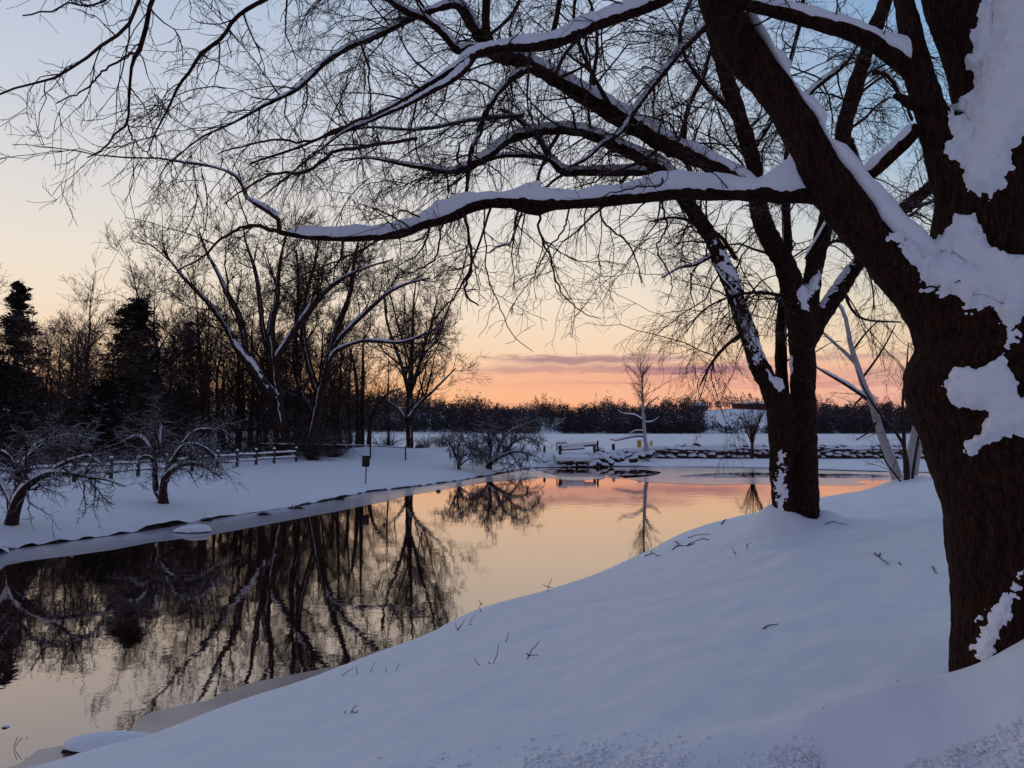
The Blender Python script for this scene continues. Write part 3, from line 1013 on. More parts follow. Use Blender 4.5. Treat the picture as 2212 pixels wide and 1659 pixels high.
limbA([(1986, 275, 15), (1922, 339, 14), (1859, 396, 13), (1820, 440, 12), (1780, 500, 7), (1740, 560, 4)], 5.15, 5.7, 1.0)
# high boughs above the picture that carry the hanging twigs on the left
hub1 = limbA([(1520, -90, 30), (1400, -240, 24), (1250, -330, 20), (1000, -360, 15), (760, -330, 11), (560, -300, 8)], 5.3, 4.4)
limbA([(1000, -350, 12), (800, -190, 9), (700, -90, 7), (620, -30, 5.5), (571, 0, 4.9), (538, 17, 4.6), (504, 44, 4.4), (480, 81, 4.2), (433, 118, 4), (413, 151, 3.6), (386, 185, 3), (363, 235, 2.4), (336, 286, 1.7), (319, 330, 1.2)], 4.6, 4.1)
limbA([(700, -320, 9), (480, -180, 7), (380, -80, 5.5), (329, 0, 4.8), (316, 57, 4.8), (299, 114, 5), (286, 134, 3.6), (279, 202, 3.1), (275, 265, 2.6), (245, 292, 2.2), (228, 319, 2), (188, 341, 1.2)], 4.3, 4.0)
limbA([(275, 262, 2.2), (283, 290, 2), (305, 322, 1.6), (336, 343, 1.1)], 4.0, 4.0)
limbA([(620, -310, 8), (400, -170, 6), (330, -70, 5), (299, 0, 4.4), (282, 44, 4.3), (249, 77, 4), (202, 111, 3.7), (161, 141, 3.3), (107, 175, 3), (44, 185, 2.6), (0, 202, 2.5), (-50, 228, 2)], 4.3, 3.9)
limbA([(400, -170, 4), (290, -50, 3), (228, 0, 2.6), (192, 14, 2.4), (151, 7, 2.2), (101, 25, 2), (47, 34, 1.7)], 4.2, 3.9)
limbA([(299, 114, 3), (269, 121, 2.8), (222, 155, 2.3), (188, 191, 2), (124, 223, 1.5)], 4.1, 3.9)
limbA([(605, 502, 5.5), (595, 470, 5.2), (571, 450, 5), (531, 427, 4.2), (517, 386, 3.2), (470, 363, 2.6), (403, 349, 2.3), (336, 343, 2), (249, 339, 1.8), (188, 331, 1.5), (111, 318, 1.2), (27, 311, .8)], 5.55, 5.2, [1.4, 1.4, 1.2, .5, 0, 0, 0, 0, 0, 0])
limbA([(605, 502, 5), (554, 487, 4), (517, 494, 3.5), (470, 524, 3), (433, 557, 2.3), (380, 585, 1.6)], 5.55, 5.4)
limbA([(842, 235, 3.6), (743, 272, 3.5), (672, 306, 3), (598, 302, 2.6), (538, 312, 2.2), (470, 333, 1.4)], 4.7, 4.5)
limbA([(900, 300, 4), (743, 323, 4), (699, 346, 4), (655, 373, 3.9), (598, 373, 3), (538, 403, 2.4), (480, 440, 1.4)], 4.9, 4.9)
# branches hanging under the horizontal limb
for ln in ([(1000, 452, 4), (1012, 506, 3.6), (1020, 576, 3.2), (1005, 616, 2.8), (1010, 640, 2.4), (1034, 660, 1.6)],
           [(965, 470, 2.5), (951, 500, 2.3), (942, 554, 2), (917, 574, 1.8), (889, 590, 1.5), (853, 604, 1)],
           [(1118, 452, 3), (1113, 492, 2.6), (1102, 524, 2.3), (1077, 532, 2), (1054, 548, 1.4)],
           [(1062, 450, 3), (1035, 524, 2.6), (1007, 600, 2.4), (979, 644, 2), (937, 694, 1.5), (925, 750, 1)],
           [(1045, 450, 2), (1051, 580, 1.7), (1070, 640, 1.4), (1085, 680, 1.2), (1105, 720, 1), (1150, 760, .7)],
           [(1170, 462, 3), (1165, 500, 2.6), (1190, 560, 2.2), (1205, 620, 1.8), (1245, 665, 1.3), (1300, 690, .8)],
           [(1295, 447, 2.4), (1305, 480, 2.2), (1350, 520, 2), (1375, 560, 1.6), (1385, 610, 1.2)],
           [(1230, 450, 2.3), (1215, 500, 2), (1180, 545, 1.6), (1150, 600, 1.2)],
           [(820, 517, 2.5), (770, 545, 2.2), (700, 575, 2), (640, 600, 1.6), (560, 640, 1.1)],
           [(740, 520, 3), (735, 560, 2.6), (700, 590, 2), (650, 560, 1.2)],
           [(1430, 436, 2.6), (1440, 490, 2.2), (1420, 540, 1.8), (1450, 600, 1.4), (1440, 660, .9)]):
    limbA(ln, 5.4, 5.2 + rng.uniform(-.3, .4), 0.7 if ln[0][0] == 1118 else None)
# twigs in front of the limb snow
for ln in ([(1395, 372, 2.6), (1430, 385, 2.4), (1425, 400, 2.1), (1380, 405, 1.8), (1320, 418, 1.5), (1300, 430, 1)],
           [(2000, 622, 2.3), (2045, 620, 2.2), (2070, 640, 2), (2110, 650, 1.8), (2160, 652, 1.2)],
           [(2048, 618, 1.8), (2060, 612, 1.5), (2075, 607, 1.1)],
           [(905, 470, 2), (870, 455, 1.8), (830, 470, 1.4), (780, 476, .9)],
           [(860, 500, 1.6), (830, 470, 1.4), (800, 445, .9)]):
    limbA(ln, 4.85 if ln[0][0] > 1800 else 5.3, 4.75 if ln[0][0] > 1800 else 5.1)

LA_thick = [(L, s) for L, s in limbs_A if L[:, 3].max() > .02]
for L, s in LA_thick:
    P, R = resample([L], max(14, min(60, len(L) * 3)))
    Geo().tubes(P, R, 10, .12, 14).mk('limb', M['bark_fore'], tA)
gA = Geo()
thin = [L for L, s in limbs_A if L[:, 3].max() <= .02]
P0, R0 = resample([L for L, s in limbs_A], 24)
thP, thR = resample(thin, 24)
# wobble the thin ones a little so that they are not spline-smooth
thP = thP + np.random.default_rng(2).normal(0, .004, thP.shape)
gA.tubes(thP, thR, 6)
ra = np.random.default_rng(40)
# side branches, twigs, twiglets
allP = P0[:, :, :]
dropidx = [i for i, (L, s) in enumerate(limbs_A) if L is L_T]
P1, R1 = grow(P0, R0, 7.5, .48, 52, 16, 8, .20, .22, .10, 1.0, .5, .010, .0022, .5, ra)
gA.tubes(P1, R1, 4)
P2, R2 = grow(P1, R1, 11, .25, 48, 15, 5, .24, .22, .1, 1.0, .7, .009, .0018, .5, ra)
gA.tubes(P2, R2, 3)
P3, R3 = grow(P2, R2, 10, .12, 45, 14, 4, .22, .2, .15, 1.0, .8, .008, .0014, .4, ra)
gA.tubes(P3, R3, 3)
print('fore twigs', len(P1), len(P2), len(P3))
cr = gA.mk('crown', M['twig_fore'], tA); cr['kind'] = 'stuff'
for L, s in limbs_A:
    if s is not None:
        snow_cap([L], [s], 'snow_cap', tA, M['snow_cap'], seed=len(bpy.data.objects) % 17)
# snow along the upper side of the slanting stem and plastered on the trunk
snow_cap([px([(2040, 640, 44), (1990, 590, 44), (1953, 548, 44), (1912, 500, 44), (1868, 440, 44), (1830, 385, 44), (1790, 330, 42), (1757, 270, 40), (1722, 220, 38), (1690, 165, 36), (1655, 110, 36), (1625, 50, 36), (1600, 0, 34), (1570, -60, 30)], 5.02, 5.32)],
         [[1.1, 1.0, .85, .7, .6, .5, .45, .4, .4, .35, .3, .3, .3]], 'snow_cap', tA, M['snow_cap'], seed=3, wfac=.8)
c3 = lambda pts: [(1468.8 + .336 * x, .336 * y) for x, y in pts]
c4 = lambda pts: [(1468.8 + .336 * x, 530.9 + .336 * y) for x, y in pts]
c5 = lambda pts: [(1468.8 + .336 * x, 1101.6 + .336 * y) for x, y in pts]
patches = [
    (c3([(1950, -300), (1940, 0), (1900, 150), (1870, 310), (1850, 400), (1940, 450), (1900, 560), (1800, 680), (1740, 700), (1730, 800), (1745, 900), (1710, 970), (1780, 1000), (1830, 1090), (1850, 1200), (1950, 1270),
         (2000, 1270), (2060, 1180), (2130, 1090), (2150, 960), (2212, 870), (2400, 860), (2400, -300)]), .075, 1),
    (c3([(1560, 1560), (1620, 1600), (1700, 1500), (1800, 1400), (1880, 1390), (1950, 1480), (2000, 1560), (2110, 1640), (2400, 1700)]) +
     c4([(2400, 420), (2212, 400), (2190, 480), (2130, 560), (2110, 560), (2050, 440), (1990, 400), (1850, 410), (1750, 350), (1660, 370), (1640, 300), (1575, 320), (1560, 170), (1500, 120), (1420, 0), (1380, -60)]), .085, 2),
    (c4([(2105, 530), (2150, 545), (2125, 650), (2090, 700), (2060, 760), (2030, 745), (2085, 640)]), .025, 3),
    (c4([(1690, 900), (1750, 800), (1800, 755), (1970, 775), (2060, 740), (2080, 800), (2120, 850), (2200, 960), (2400, 1000), (2400, 1230), (2260, 1230), (2050, 1240), (1950, 1260), (1890, 1320), (1870, 1290), (1930, 1200),
         (1950, 1100), (1920, 1040), (1800, 1040), (1700, 980)]), .075, 4),
    (c5([(2200, 400), (2140, 440), (2090, 540), (2050, 620), (1990, 700), (1950, 790), (1915, 900), (1950, 960), (2010, 880), (2060, 770), (2090, 700), (2140, 610), (2180, 520), (2220, 440)]), .022, 5),
]
for poly, th, sd_ in patches:
    snow_patch(VA, NA, QA, poly, th, 'snow_patch', tA, M['snow_cap'], sd_, rag=26 if sd_ in (3, 5) else 14, fine=sd_ in (3, 5))
# broken stub on the second stem
st_ = px([(2010, 232, 16), (1970, 224, 13), (1945, 212, 9), (1934, 206, 5)], 5.1, 4.95)
P, R = resample([st_], 8)
Geo().tubes(P, R, 8, .2, 30).mk('broken_stub', M['bark_fore'], tA)

# ------------------------------------------------------------------ middle tree
zB = float(near_h(TREE_B)[0])
tB = thing('bare_tree', 'rough barked two stemmed tree standing in a snow mound right of centre', 'tree', (TREE_B[0], TREE_B[1], zB))
DB = 16.4
B_R = px([(1745, 1230, 40), (1744, 1175, 34), (1741, 1130, 29), (1738, 1000, 27), (1735, 850, 26), (1733, 750, 27), (1728, 690, 29), (1718, 640, 27), (1700, 580, 24), (1672, 531, 22), (1657, 504, 21), (1640, 454, 19), (1632, 400, 18), (1628, 353, 17), (1603, 269, 17), (1580, 202, 17),
          (1560, 134, 17), (1540, 60, 16), (1520, -40, 15), (1490, -160, 11)], DB, DB - .3)
B_L = px([(1700, 1230, 34), (1697, 1150, 26), (1690, 1060, 24), (1688, 1000, 25), (1688, 920, 29), (1682, 870, 30), (1660, 827, 23), (1637, 783, 20.5), (1620, 732, 20), (1603, 682, 19), (1580, 615, 18), (1556, 558, 17), (1529, 504, 17), (1496, 454, 16), (1462, 405, 15)], DB - .1, DB - .3)
B_Q = px([(1738, 760, 20), (1746, 699, 22), (1751, 632, 21), (1761, 565, 20), (1778, 504, 18), (1794, 430, 17), (1808, 353, 17), (1825, 269, 17), (1848, 185, 17), (1875, 101, 16), (1902, 34, 16), (1925, -40, 14), (1940, -150, 10)], DB, DB + .3)
B_Rt = px([(1748, 730, 20), (1760, 702, 22), (1781, 672, 20), (1811, 630, 19), (1845, 581, 17), (1890, 522, 16), (1932, 470, 15), (1973, 433, 14), (2020, 400, 13), (2100, 340, 11), (2200, 230, 8)], DB, DB + 1.2)
B_S = px([(1690, 860, 16), (1688, 810, 14), (1687, 732, 13), (1690, 675, 12), (1698, 600, 11), (1701, 538, 11), (1697, 443, 10), (1700, 350, 9), (1720, 250, 7)], DB + .25, DB + .8)
def bdisp(V):
    return .02 * fbm(V, 3, 2) + .018 * fbm(V * np.array([1, 1, .3]), 14, 3)
trB, VB, NB_, QB = remesh_trunk([B_R, B_L, B_Q, B_Rt], .034, 'trunk', M['bark_mid'], tB, sides=14, n=40, smooth_it=3, disp=bdisp)
Geo().tubes(*resample([B_S], 30), 8, .15, 6).mk('rear_stem', M['bark_mid'], tB)
c4s = lambda l: c4(l)
snow_patch(VB, NB_, QB, c4([(628, 1660), (632, 1560), (640, 1450), (645, 1300), (655, 1300), (662, 1450), (668, 1560), (662, 1660), (668, 1800), (618, 1800)]), .02, 'snow_patch', tB, M['snow_cap'], 11, rag=12, fine=True)
snow_patch(VB, NB_, QB, c4([(560, 800), (600, 850), (650, 820), (700, 740), (725, 700), (722, 800), (690, 880), (640, 940), (600, 900)]), .10, 'snow_patch', tB, M['snow_cap'], 12, rag=3)
snow_patch(VB, NB_, QB, c4([(230, 0), (300, 40), (340, 160), (400, 300), (440, 420), (480, 560), (530, 690), (500, 760), (460, 640), (440, 640), (410, 500), (370, 360), (310, 240), (270, 130)]), .02, 'snow_patch', tB, M['snow_cap'], 13, rag=18, fine=True)
snow_patch(VB, NB_, QB, c4([(750, 290), (830, 230), (900, 150), (890, 260), (830, 310), (815, 410), (780, 400)]), .04, 'snow_patch', tB, M['snow_cap'], 14, rag=8)
snow_patch(VB, NB_, QB, c4([(900, 350), (960, 260), (1060, 120), (1120, 60), (1100, 150), (1030, 240), (960, 330), (910, 420)]), .04, 'snow_patch', tB, M['snow_cap'], 15, rag=6)
limbs_B = [(B_R[6:], None), (B_L[7:], None), (B_Q[3:], None), (B_Rt[3:], None), (B_S, 1.3)]
def limbB(line, D0, D1, snow=None):
    L = px(line, D0, D1)
    limbs_B.append((L, snow))
M2 = [(1478, 428, 16), (1462, 405, 16), (1423, 363, 14), (1380, 340, 13), (1329, 316, 13), (1279, 292, 12), (1212, 280, 10), (1144, 289, 9.5), (1094, 306, 9), (1060, 333, 8), (1010, 360, 7.5), (970, 371, 7), (926, 364, 5), (893, 359, 4.4), (842, 349, 3.4), (790, 341, 2.4), (730, 350, 1.5)]
limbB(M2, DB - .3, DB - 1.8, 1.1)
M1 = [(1640, 425, 20), (1580, 385, 20), (1502, 339, 20), (1451, 319, 19.5), (1380, 279, 19), (1312, 238, 19), (1245, 198, 18), (1195, 168, 17), (1145, 138, 16), (1111, 128, 17), (1070, 118, 15), (1037, 81, 13.5), (1003, 27, 13), (983, 0, 12.5), (950, -60, 11), (900, -150, 8)]
limbB(M1, DB - .3, DB - 2.2, .85)
limbB([(1060, 105, 12), (1050, 60, 9), (1051, 0, 9), (1055, -80, 8), (1040, -180, 5)], DB - 2.0, DB - 2.4)
limbB([(1060, 112, 9), (1020, 104, 8.5), (990, 108, 9), (967, 84, 8), (943, 60, 7.5), (916, 40, 7), (882, 27, 7.5), (849, 7, 7), (825, -12, 6.5), (760, -70, 5)], DB - 2.0, DB - 2.8, .9)
limbB([(1010, 30, 9), (983, 12, 7.5), (943, 20, 6.8), (882, 44, 6.4), (842, 64, 6.2), (792, 87, 6), (758, 101, 6), (708, 131, 5.6), (672, 165, 5), (638, 195, 4.5), (571, 228, 3.8), (504, 265, 2.8), (430, 300, 2), (370, 350, 1.3)], DB - 2.2, DB - 3.2, [1, 1, 1, 1, .9, .8, .3, 0, 0])
limbB([(1155, 148, 8), (1118, 161, 7.4), (1087, 188, 6.8), (1064, 218, 6.2), (1044, 255, 5.7), (1037, 286, 5.4), (1020, 319, 5.2), (1012, 370, 5), (1010, 396, 4.4), (1005, 430, 3)], DB - 1.8, DB - 2.4, .8)
limbB([(1124, 0, 4.5), (1104, 34, 4.2), (1077, 60, 4), (1044, 84, 3.8)], DB - 2.4, DB - 2.1)
limbB([(1225, -60, 7), (1212, -20, 6.4), (1202, 40, 6), (1192, 85, 6)], DB - 3, DB - 2, .5)
limbB([(1560, 30, 8), (1500, 80, 8), (1451, 134, 7.4), (1407, 188, 7), (1373, 235, 6.6), (1340, 286, 5.6), (1300, 312, 5), (1266, 343, 4), (1230, 360, 2.5)], DB - .4, DB - 1.5, .8)
limbB([(1460, 380, 9), (1400, 372, 9), (1330, 372, 9), (1260, 372, 8.5), (1218, 372, 8), (1190, 345, 6.5), (1160, 296, 5), (1120, 260, 4.4), (1080, 235, 3)], DB + .4, DB - .6, 1.2)
limbB([(1218, 370, 6), (1180, 343, 5.4), (1128, 336, 5), (1077, 338, 4.6), (1035, 355, 4), (980, 380, 2.4)], DB - .2, DB - 1, 1.0)
limbB([(1130, 250, 5), (1060, 254, 5), (1000, 262, 4.6), (940, 275, 4), (880, 280, 3.2), (800, 275, 2.4), (720, 290, 1.6)], DB - 1, DB - 2, .5)
limbB([(1852, 90, 5), (1838, 120, 5), (1811, 151, 5.4), (1771, 181, 6), (1737, 215, 6), (1700, 260, 6)], DB + .3, DB, .9)
limbB([(1885, 155, 6), (1916, 161, 5.4), (1939, 192, 5), (1953, 212, 4), (1970, 260, 3)], DB, DB - .5, .6)
limbB([(1835, 300, 8), (1850, 340, 7), (1870, 390, 6), (1890, 450, 5), (1905, 500, 3)], DB + .3, DB + .6, .7)
limbB([(1600, 722, 5), (1570, 746, 4), (1536, 786, 3), (1512, 833, 1.7)], DB - .2, DB - .6)
limbB([(1545, 548, 5), (1502, 571, 4), (1469, 578, 3), (1430, 600, 1.6)], DB - .2, DB - .6, .6)
limbB([(1590, 560, 5), (1555, 510, 4.5), (1500, 480, 4), (1450, 470, 3), (1400, 480, 1.6)], DB, DB - .6)
limbB([(1820, 615, 4), (1838, 665, 3.4), (1870, 690, 2.6), (1946, 696, 1.8)], DB, DB - .6)
limbB([(1715, 660, 5), (1690, 640, 4.4), (1640, 632, 3.6), (1580, 640, 2.8), (1520, 670, 2), (1480, 720, 1.3)], DB - .1, DB - 1)
limbB([(1770, 540, 4), (1810, 520, 3.6), (1850, 545, 3), (1880, 600, 2), (1890, 670, 1.3)], DB, DB - .5)
limbB([(1600, 262, 7), (1560, 220, 6), (1520, 180, 5.4), (1480, 120, 5), (1470, 60, 4.4), (1500, -20, 4)], DB, DB + .6, .5)
limbB([(1620, 330, 7), (1660, 270, 6), (1690, 200, 5), (1710, 120, 5), (1730, 40, 4.4), (1740, -60, 4)], DB, DB + .6, .3)
limbB([(1500, 480, 7), (1495, 400, 6), (1478, 300, 5.4), (1488, 230, 5), (1520, 160, 4.4), (1540, 90, 3)], DB + .6, DB + 1, .9)
limbB([(1540, 560, 5), (1560, 600, 4), (1590, 640, 3.4), (1600, 700, 2.4)], DB - .2, DB - .8, .3)
limbB([(1320, 235, 6), (1280, 160, 4.6), (1250, 90, 4), (1240, 20, 3.4), (1260, -60, 3)], DB - 1.5, DB - 1)
limbB([(1200, 160, 5), (1225, 110, 4.4), (1280, 60, 4), (1350, 20, 3.4), (1420, -30, 3)], DB - 1.9, DB - 2.5, .4)
for L, s in limbs_B[5:]:
    if L[:, 3].max() > .045:
        P, R = resample([L], min(110, len(L) * 6))
        Geo().tubes(P, R, 10, .22, 9).mk('limb', M['bark_mid'], tB)
gB = Geo()
thP, thR = resample([L for L, s in limbs_B[5:] if L[:, 3].max() <= .045], 24)
gB.tubes(thP, thR, 6, .1, 8)
for L, s in limbs_B:
    if s is not None:
        snow_cap([L], [s], 'snow_cap', tB, M['snow_cap'], seed=len(bpy.data.objects) % 13)
P0, R0 = resample([L for L, s in limbs_B], 24)
rb = np.random.default_rng(41)
P1, R1 = grow(P0, R0, 3.4, 1.9, 52, 18, 9, .20, .34, .08, 1.0, .45, .011, .0055, .4, rb)
gB.tubes(P1, R1, 4, 0)
P2, R2 = grow(P1, R1, 4.4, .85, 46, 16, 6, .22, .5, .08, 1.0, .6, .009, .0042, .5, rb)
gB.tubes(P2, R2, 3)
P3, R3 = grow(P2, R2, 4.6, .42, 42, 15, 4, .22, .6, .1, 1.0, .8, .008, .0033, .4, rb)
gB.tubes(P3, R3, 3)
P4, R4 = grow(P3, R3, 3.6, .2, 38, 14, 3, .2, .5, .2, 1.0, .9, .006, .0026, .3, rb)
gB.tubes(P4, R4, 3)
print('mid twigs', len(P1), len(P2), len(P3), len(P4))
cr = gB.mk('crown', M['twig_mid'], tB); cr['kind'] = 'stuff'

def spray_meshes(n, L, rb, re_, dens, mat, seed, droop):
    out_ = []
    rs = np.random.default_rng(seed)
    for k in range(n):
        m_ = 9
        P = np.zeros((1, m_, 3)); d = np.array([1.0, 0, 0])
        for i in range(1, m_):
            d = d + rs.normal(0, .12, 3) + (0, 0, -droop / m_); d /= np.linalg.norm(d)
            P[0, i] = P[0, i - 1] + d * L / (m_ - 1)
        R_ = np.linspace(rb, re_, m_)[None]
        g = Geo().tubes(P, R_, 4)
        Pa, Ra = grow(P, R_, dens[0], L * .42, 44, 14, 5, .18, droop * .6, .05, 1, .8, .008, re_, .45, rs)
        g.tubes(Pa, Ra, 3)
        Pb, Rb = grow(Pa, Ra, dens[1], L * .19, 40, 14, 4, .18, droop * .6, .1, 1, .85, .006, re_ * .85, .3, rs)
        g.tubes(Pb, Rb, 3)
        Pc, Rc = grow(Pb, Rb, dens[1], L * .09, 38, 14, 3, .15, droop * .5, .1, 1, .9, .006, re_ * .7, .3, rs)
        g.tubes(Pc, Rc, 3)
        V, Q, T_ = g.arrays()
        me = mesh_data('twig_spray', V, Q, T_)
        me.materials.append(mat)
        out_.append(me)
    return out_

def put_sprays(meshes, P, n, parent, rs, region, smin=.7, smax=1.3):
    ends = P[:, P.shape[1] // 2:, :]
    idx = rs.integers(0, len(P), n * 6); k = rs.integers(1, ends.shape[1], n * 6)
    pts = ends[idx, k]; tan = ends[idx, k] - ends[idx, k - 1]
    pp = proj(pts)
    ok = np.array([region(x, y) for x, y in pp])
    sel, used = [], []
    for i in np.where(ok)[0]:
        if used and (np.abs(np.array(used) - pp[i]).sum(1) < 34).any():
            continue
        used.append(pp[i]); sel.append(i)
        if len(sel) >= n:
            break
    for i in sel:
        o_ = bpy.data.objects.new('twig_spray', meshes[int(rs.integers(len(meshes)))])
        col.objects.link(o_)
        o_.parent = parent
        o_.location = Vector(pts[i]) - parent.location
        t_ = Vector(tan[i]).normalized()
        yaw = math.atan2(t_.y, t_.x) + rs.normal() * .4
        pitch = -math.asin(max(-1, min(1, t_.z))) * .7 + rs.normal() * .2
        o_.rotation_euler = (rs.normal() * .2, pitch, yaw)
        sc_ = rs.uniform(smin, smax)
        o_.scale = (sc_, sc_, sc_)
    return len(sel)
spB = spray_meshes(7, 1.5, .010, .0031, (8, 8), M['twig_mid'], 77, .8)
nsp = put_sprays(spB, np.concatenate([P1, P1[:, ::1]]), 190, tB, rb, lambda x, y: 150 < x < 1500 and -60 < y < (400 if x < 1000 else 300))
nsp += put_sprays(spB, P1, 105, tB, rb, lambda x, y: 1480 < x < 2000 and -60 < y < 700)
print('sprays', nsp)

# ------------------------------------------------------------------ generic trees
def free_tree(name, label, cat, base, H, spread, mats, levels, seed, trunks=None, trunk_r=None, lean=(0, 0), split=.25, nl=9, up=.6, group=None, cap=0, twig_end=.012, ang=42, first=.18, droop=0.0, angled=14):
    """a bare tree: trunk(s), limbs and three levels of twigs; trunks = hand-drawn world polylines when given"""
    rg = np.random.default_rng(seed)
    base = np.asarray(base, float)
    t = thing(name, label, cat, base, group)
    trunk_r = trunk_r or H * .018
    if trunks is None:
        n = 9
        tz = np.linspace(0, 1, n)
        wob_ = np.cumsum(rg.normal(0, H * .008, (n, 2)), axis=0)
        Lm = np.column_stack([base[0] + lean[0] * tz * H + wob_[:, 0], base[1] + lean[1] * tz * H + wob_[:, 1], base[2] - .3 + tz * H, trunk_r * (1 - tz) ** .8 + twig_end])
        trunks = [Lm]
    P0, R0 = resample(trunks, 20)
    Geo().tubes(P0, R0, 8, .12, 3).mk('trunk', mats[0], t)
    g = Geo()
    L0 = np.linalg.norm(np.diff(P0, axis=1), axis=2).sum(1).mean()
    P1, R1 = grow(P0, R0, nl / L0, spread, ang, angled, 9, .13, -up, first, .98, .62, .016, twig_end, .55, rg)
    g.tubes(P1, R1, 5)
    for dens, ln, a_, np_, gr in levels:
        P1, R1 = grow(P1, R1, dens, ln, a_, 15, np_, .2, gr, .08, 1, .65, .013, twig_end, .4, rg)
        g.tubes(P1, R1, 3)
    c_ = g.mk('crown', mats[1], t); c_['kind'] = 'stuff'
    if cap:
        snow_cap([l for l in trunks], [np.abs(rg.normal(cap, cap * .6, 9)) for _ in trunks], 'snow_cap', t, M['snow_cap'], seed)
    return t

def fh(x, y):
    return float(far_h((x, y))[0])

mb = (M['bark_back'], M['twig_back'])
mwsp = (M['twig_wispy'], M['twig_wispy'])
def atz(X, Y, D, ground=True):
    q = at(X, Y, D)
    return np.array([q[0], D, fh(q[0], D)])

# the big forked trees behind the fence
D1 = 56.0
def rootz(line, D):
    """carry the first point of a trunk down into the ground"""
    L = px(line, D, D)
    L[0, 2] = fh(L[0, 0], L[0, 1]) - .3
    return L
lev_big = [(2.5, 2.0, 44, 7, -.2), (3.4, 1.0, 40, 5, -.3), (3.2, .55, 36, 3, -.3)]
b0 = atz(609, 970, D1)
free_tree('bare_tree', 'tallest forked dark tree behind the end of the rail fence', 'tree', b0, 15, 4.2, mb, lev_big, 61, trunks=[
    rootz([(609, 990, 15), (603, 900, 13), (596, 840, 13), (589, 780, 12), (584, 722, 10), (590, 680, 8), (598, 650, 7), (600, 600, 4.5), (610, 540, 3), (620, 500, 1.5)], D1),
    px([(588, 790, 8), (605, 760, 8), (626, 728, 8), (650, 695, 8), (671, 666, 8), (693, 638, 6.5), (727, 610, 5), (755, 593, 3.6), (800, 575, 2.4), (850, 560, 1.4)], D1),
    px([(592, 800, 7), (570, 720, 6), (560, 640, 5), (550, 580, 4), (530, 520, 2.4), (525, 480, 1.2)], D1 + 1),
    px([(596, 860, 12), (570, 830, 11), (546, 792, 10), (510, 750, 8.6), (490, 708, 7.4), (448, 652, 5.4), (406, 610, 4), (378, 576, 3), (350, 540, 1.6)], D1 - 1),
    px([(545, 790, 8), (532, 764, 7.6), (521, 694, 7), (490, 632, 6), (470, 588, 4.5), (448, 548, 3), (430, 500, 1.4)], D1 - 1)], nl=15, split=0, up=.75, first=.22, cap=.3)
b0 = atz(672, 975, D1 + 2)
free_tree('bare_tree', 'second forked dark tree with boughs sweeping right over the lake', 'tree', b0, 14, 3.8, mb, lev_big, 62, trunks=[
    rootz([(668, 990, 14), (682, 900, 12), (699, 820, 10), (706, 790, 9.6), (716, 750, 8.6), (728, 710, 7), (744, 670, 6), (760, 620, 4), (765, 560, 3), (775, 520, 1.5)], D1 + 2),
    px([(708, 785, 7), (727, 740, 6), (769, 695, 5.4), (811, 655, 4.6), (839, 632, 4), (881, 612, 3), (930, 600, 1.6)], D1 + 1),
    px([(706, 790, 6), (727, 757, 5.4), (783, 736, 4.6), (830, 738, 4.2), (867, 739, 4), (909, 725, 3), (960, 700, 1.6)], D1),
    px([(690, 860, 8), (668, 790, 7), (655, 720, 6), (660, 640, 4.6), (680, 570, 3), (690, 510, 1.6)], D1 + 2),
    px([(680, 900, 7), (650, 840, 6), (637, 778, 6), (640, 700, 5), (645, 620, 3.4), (640, 540, 1.8)], D1 + 3)], nl=14, up=.7, first=.25, cap=.28)
b0 = atz(885, 964, 74)
free_tree('bare_tree', 'slender round crowned bare tree alone at the right end of the grove', 'tree', b0, 15.5, 4.8, mb, lev_big, 63, trunks=[
    rootz([(885, 975, 8), (885, 900, 7.4), (885, 840, 6.4), (888, 790, 4.6), (892, 720, 3.4), (893, 660, 2.4), (898, 610, 1.2)], 74),
    px([(884, 850, 5), (868, 790, 4), (850, 740, 3.4), (835, 690, 2.6), (830, 640, 1.4)], 74),
    px([(886, 850, 5), (905, 790, 4), (918, 740, 3.2), (935, 690, 2.4), (945, 640, 1.2)], 74),
    px([(882, 905, 5), (905, 872, 4), (935, 845, 3), (965, 815, 2), (985, 795, 1)], 73),
    px([(884, 920, 4), (862, 885, 3), (840, 868, 2.4), (815, 850, 1.4)], 74)], nl=15, up=.55, first=.12, cap=.3)
b0 = atz(777, 966, 66)
free_tree('bare_tree', 'thin triple trunked bare tree between the big grove and the lone slender tree', 'tree', b0, 10, 2.6, mb, lev_big[:2] + [(2.4, .5, 36, 3, -.2)], 64, trunks=[
    rootz([(772, 975, 6), (774, 900, 5), (771, 840, 4), (765, 790, 3), (752, 740, 1.4)], 66),
    rootz([(782, 975, 5.5), (783, 900, 4.6), (784, 820, 3.6), (784, 760, 2.4), (786, 720, 1.2)], 66.5),
    rootz([(796, 975, 6), (800, 920, 4.6), (812, 880, 3.6), (838, 850, 2.4), (870, 838, 1.2)], 66)], nl=12, up=.3, first=.2, ang=55)
free_tree('bare_tree', 'thin straight sapling with short side branches left of the slender tree', 'tree', atz(840, 966, 76), 9.5, 2.0, mb, [(2.4, 1.0, 45, 5, 0), (2.6, .5, 40, 4, 0)], 65, nl=18, trunk_r=.11, up=.2, first=.2, ang=62)
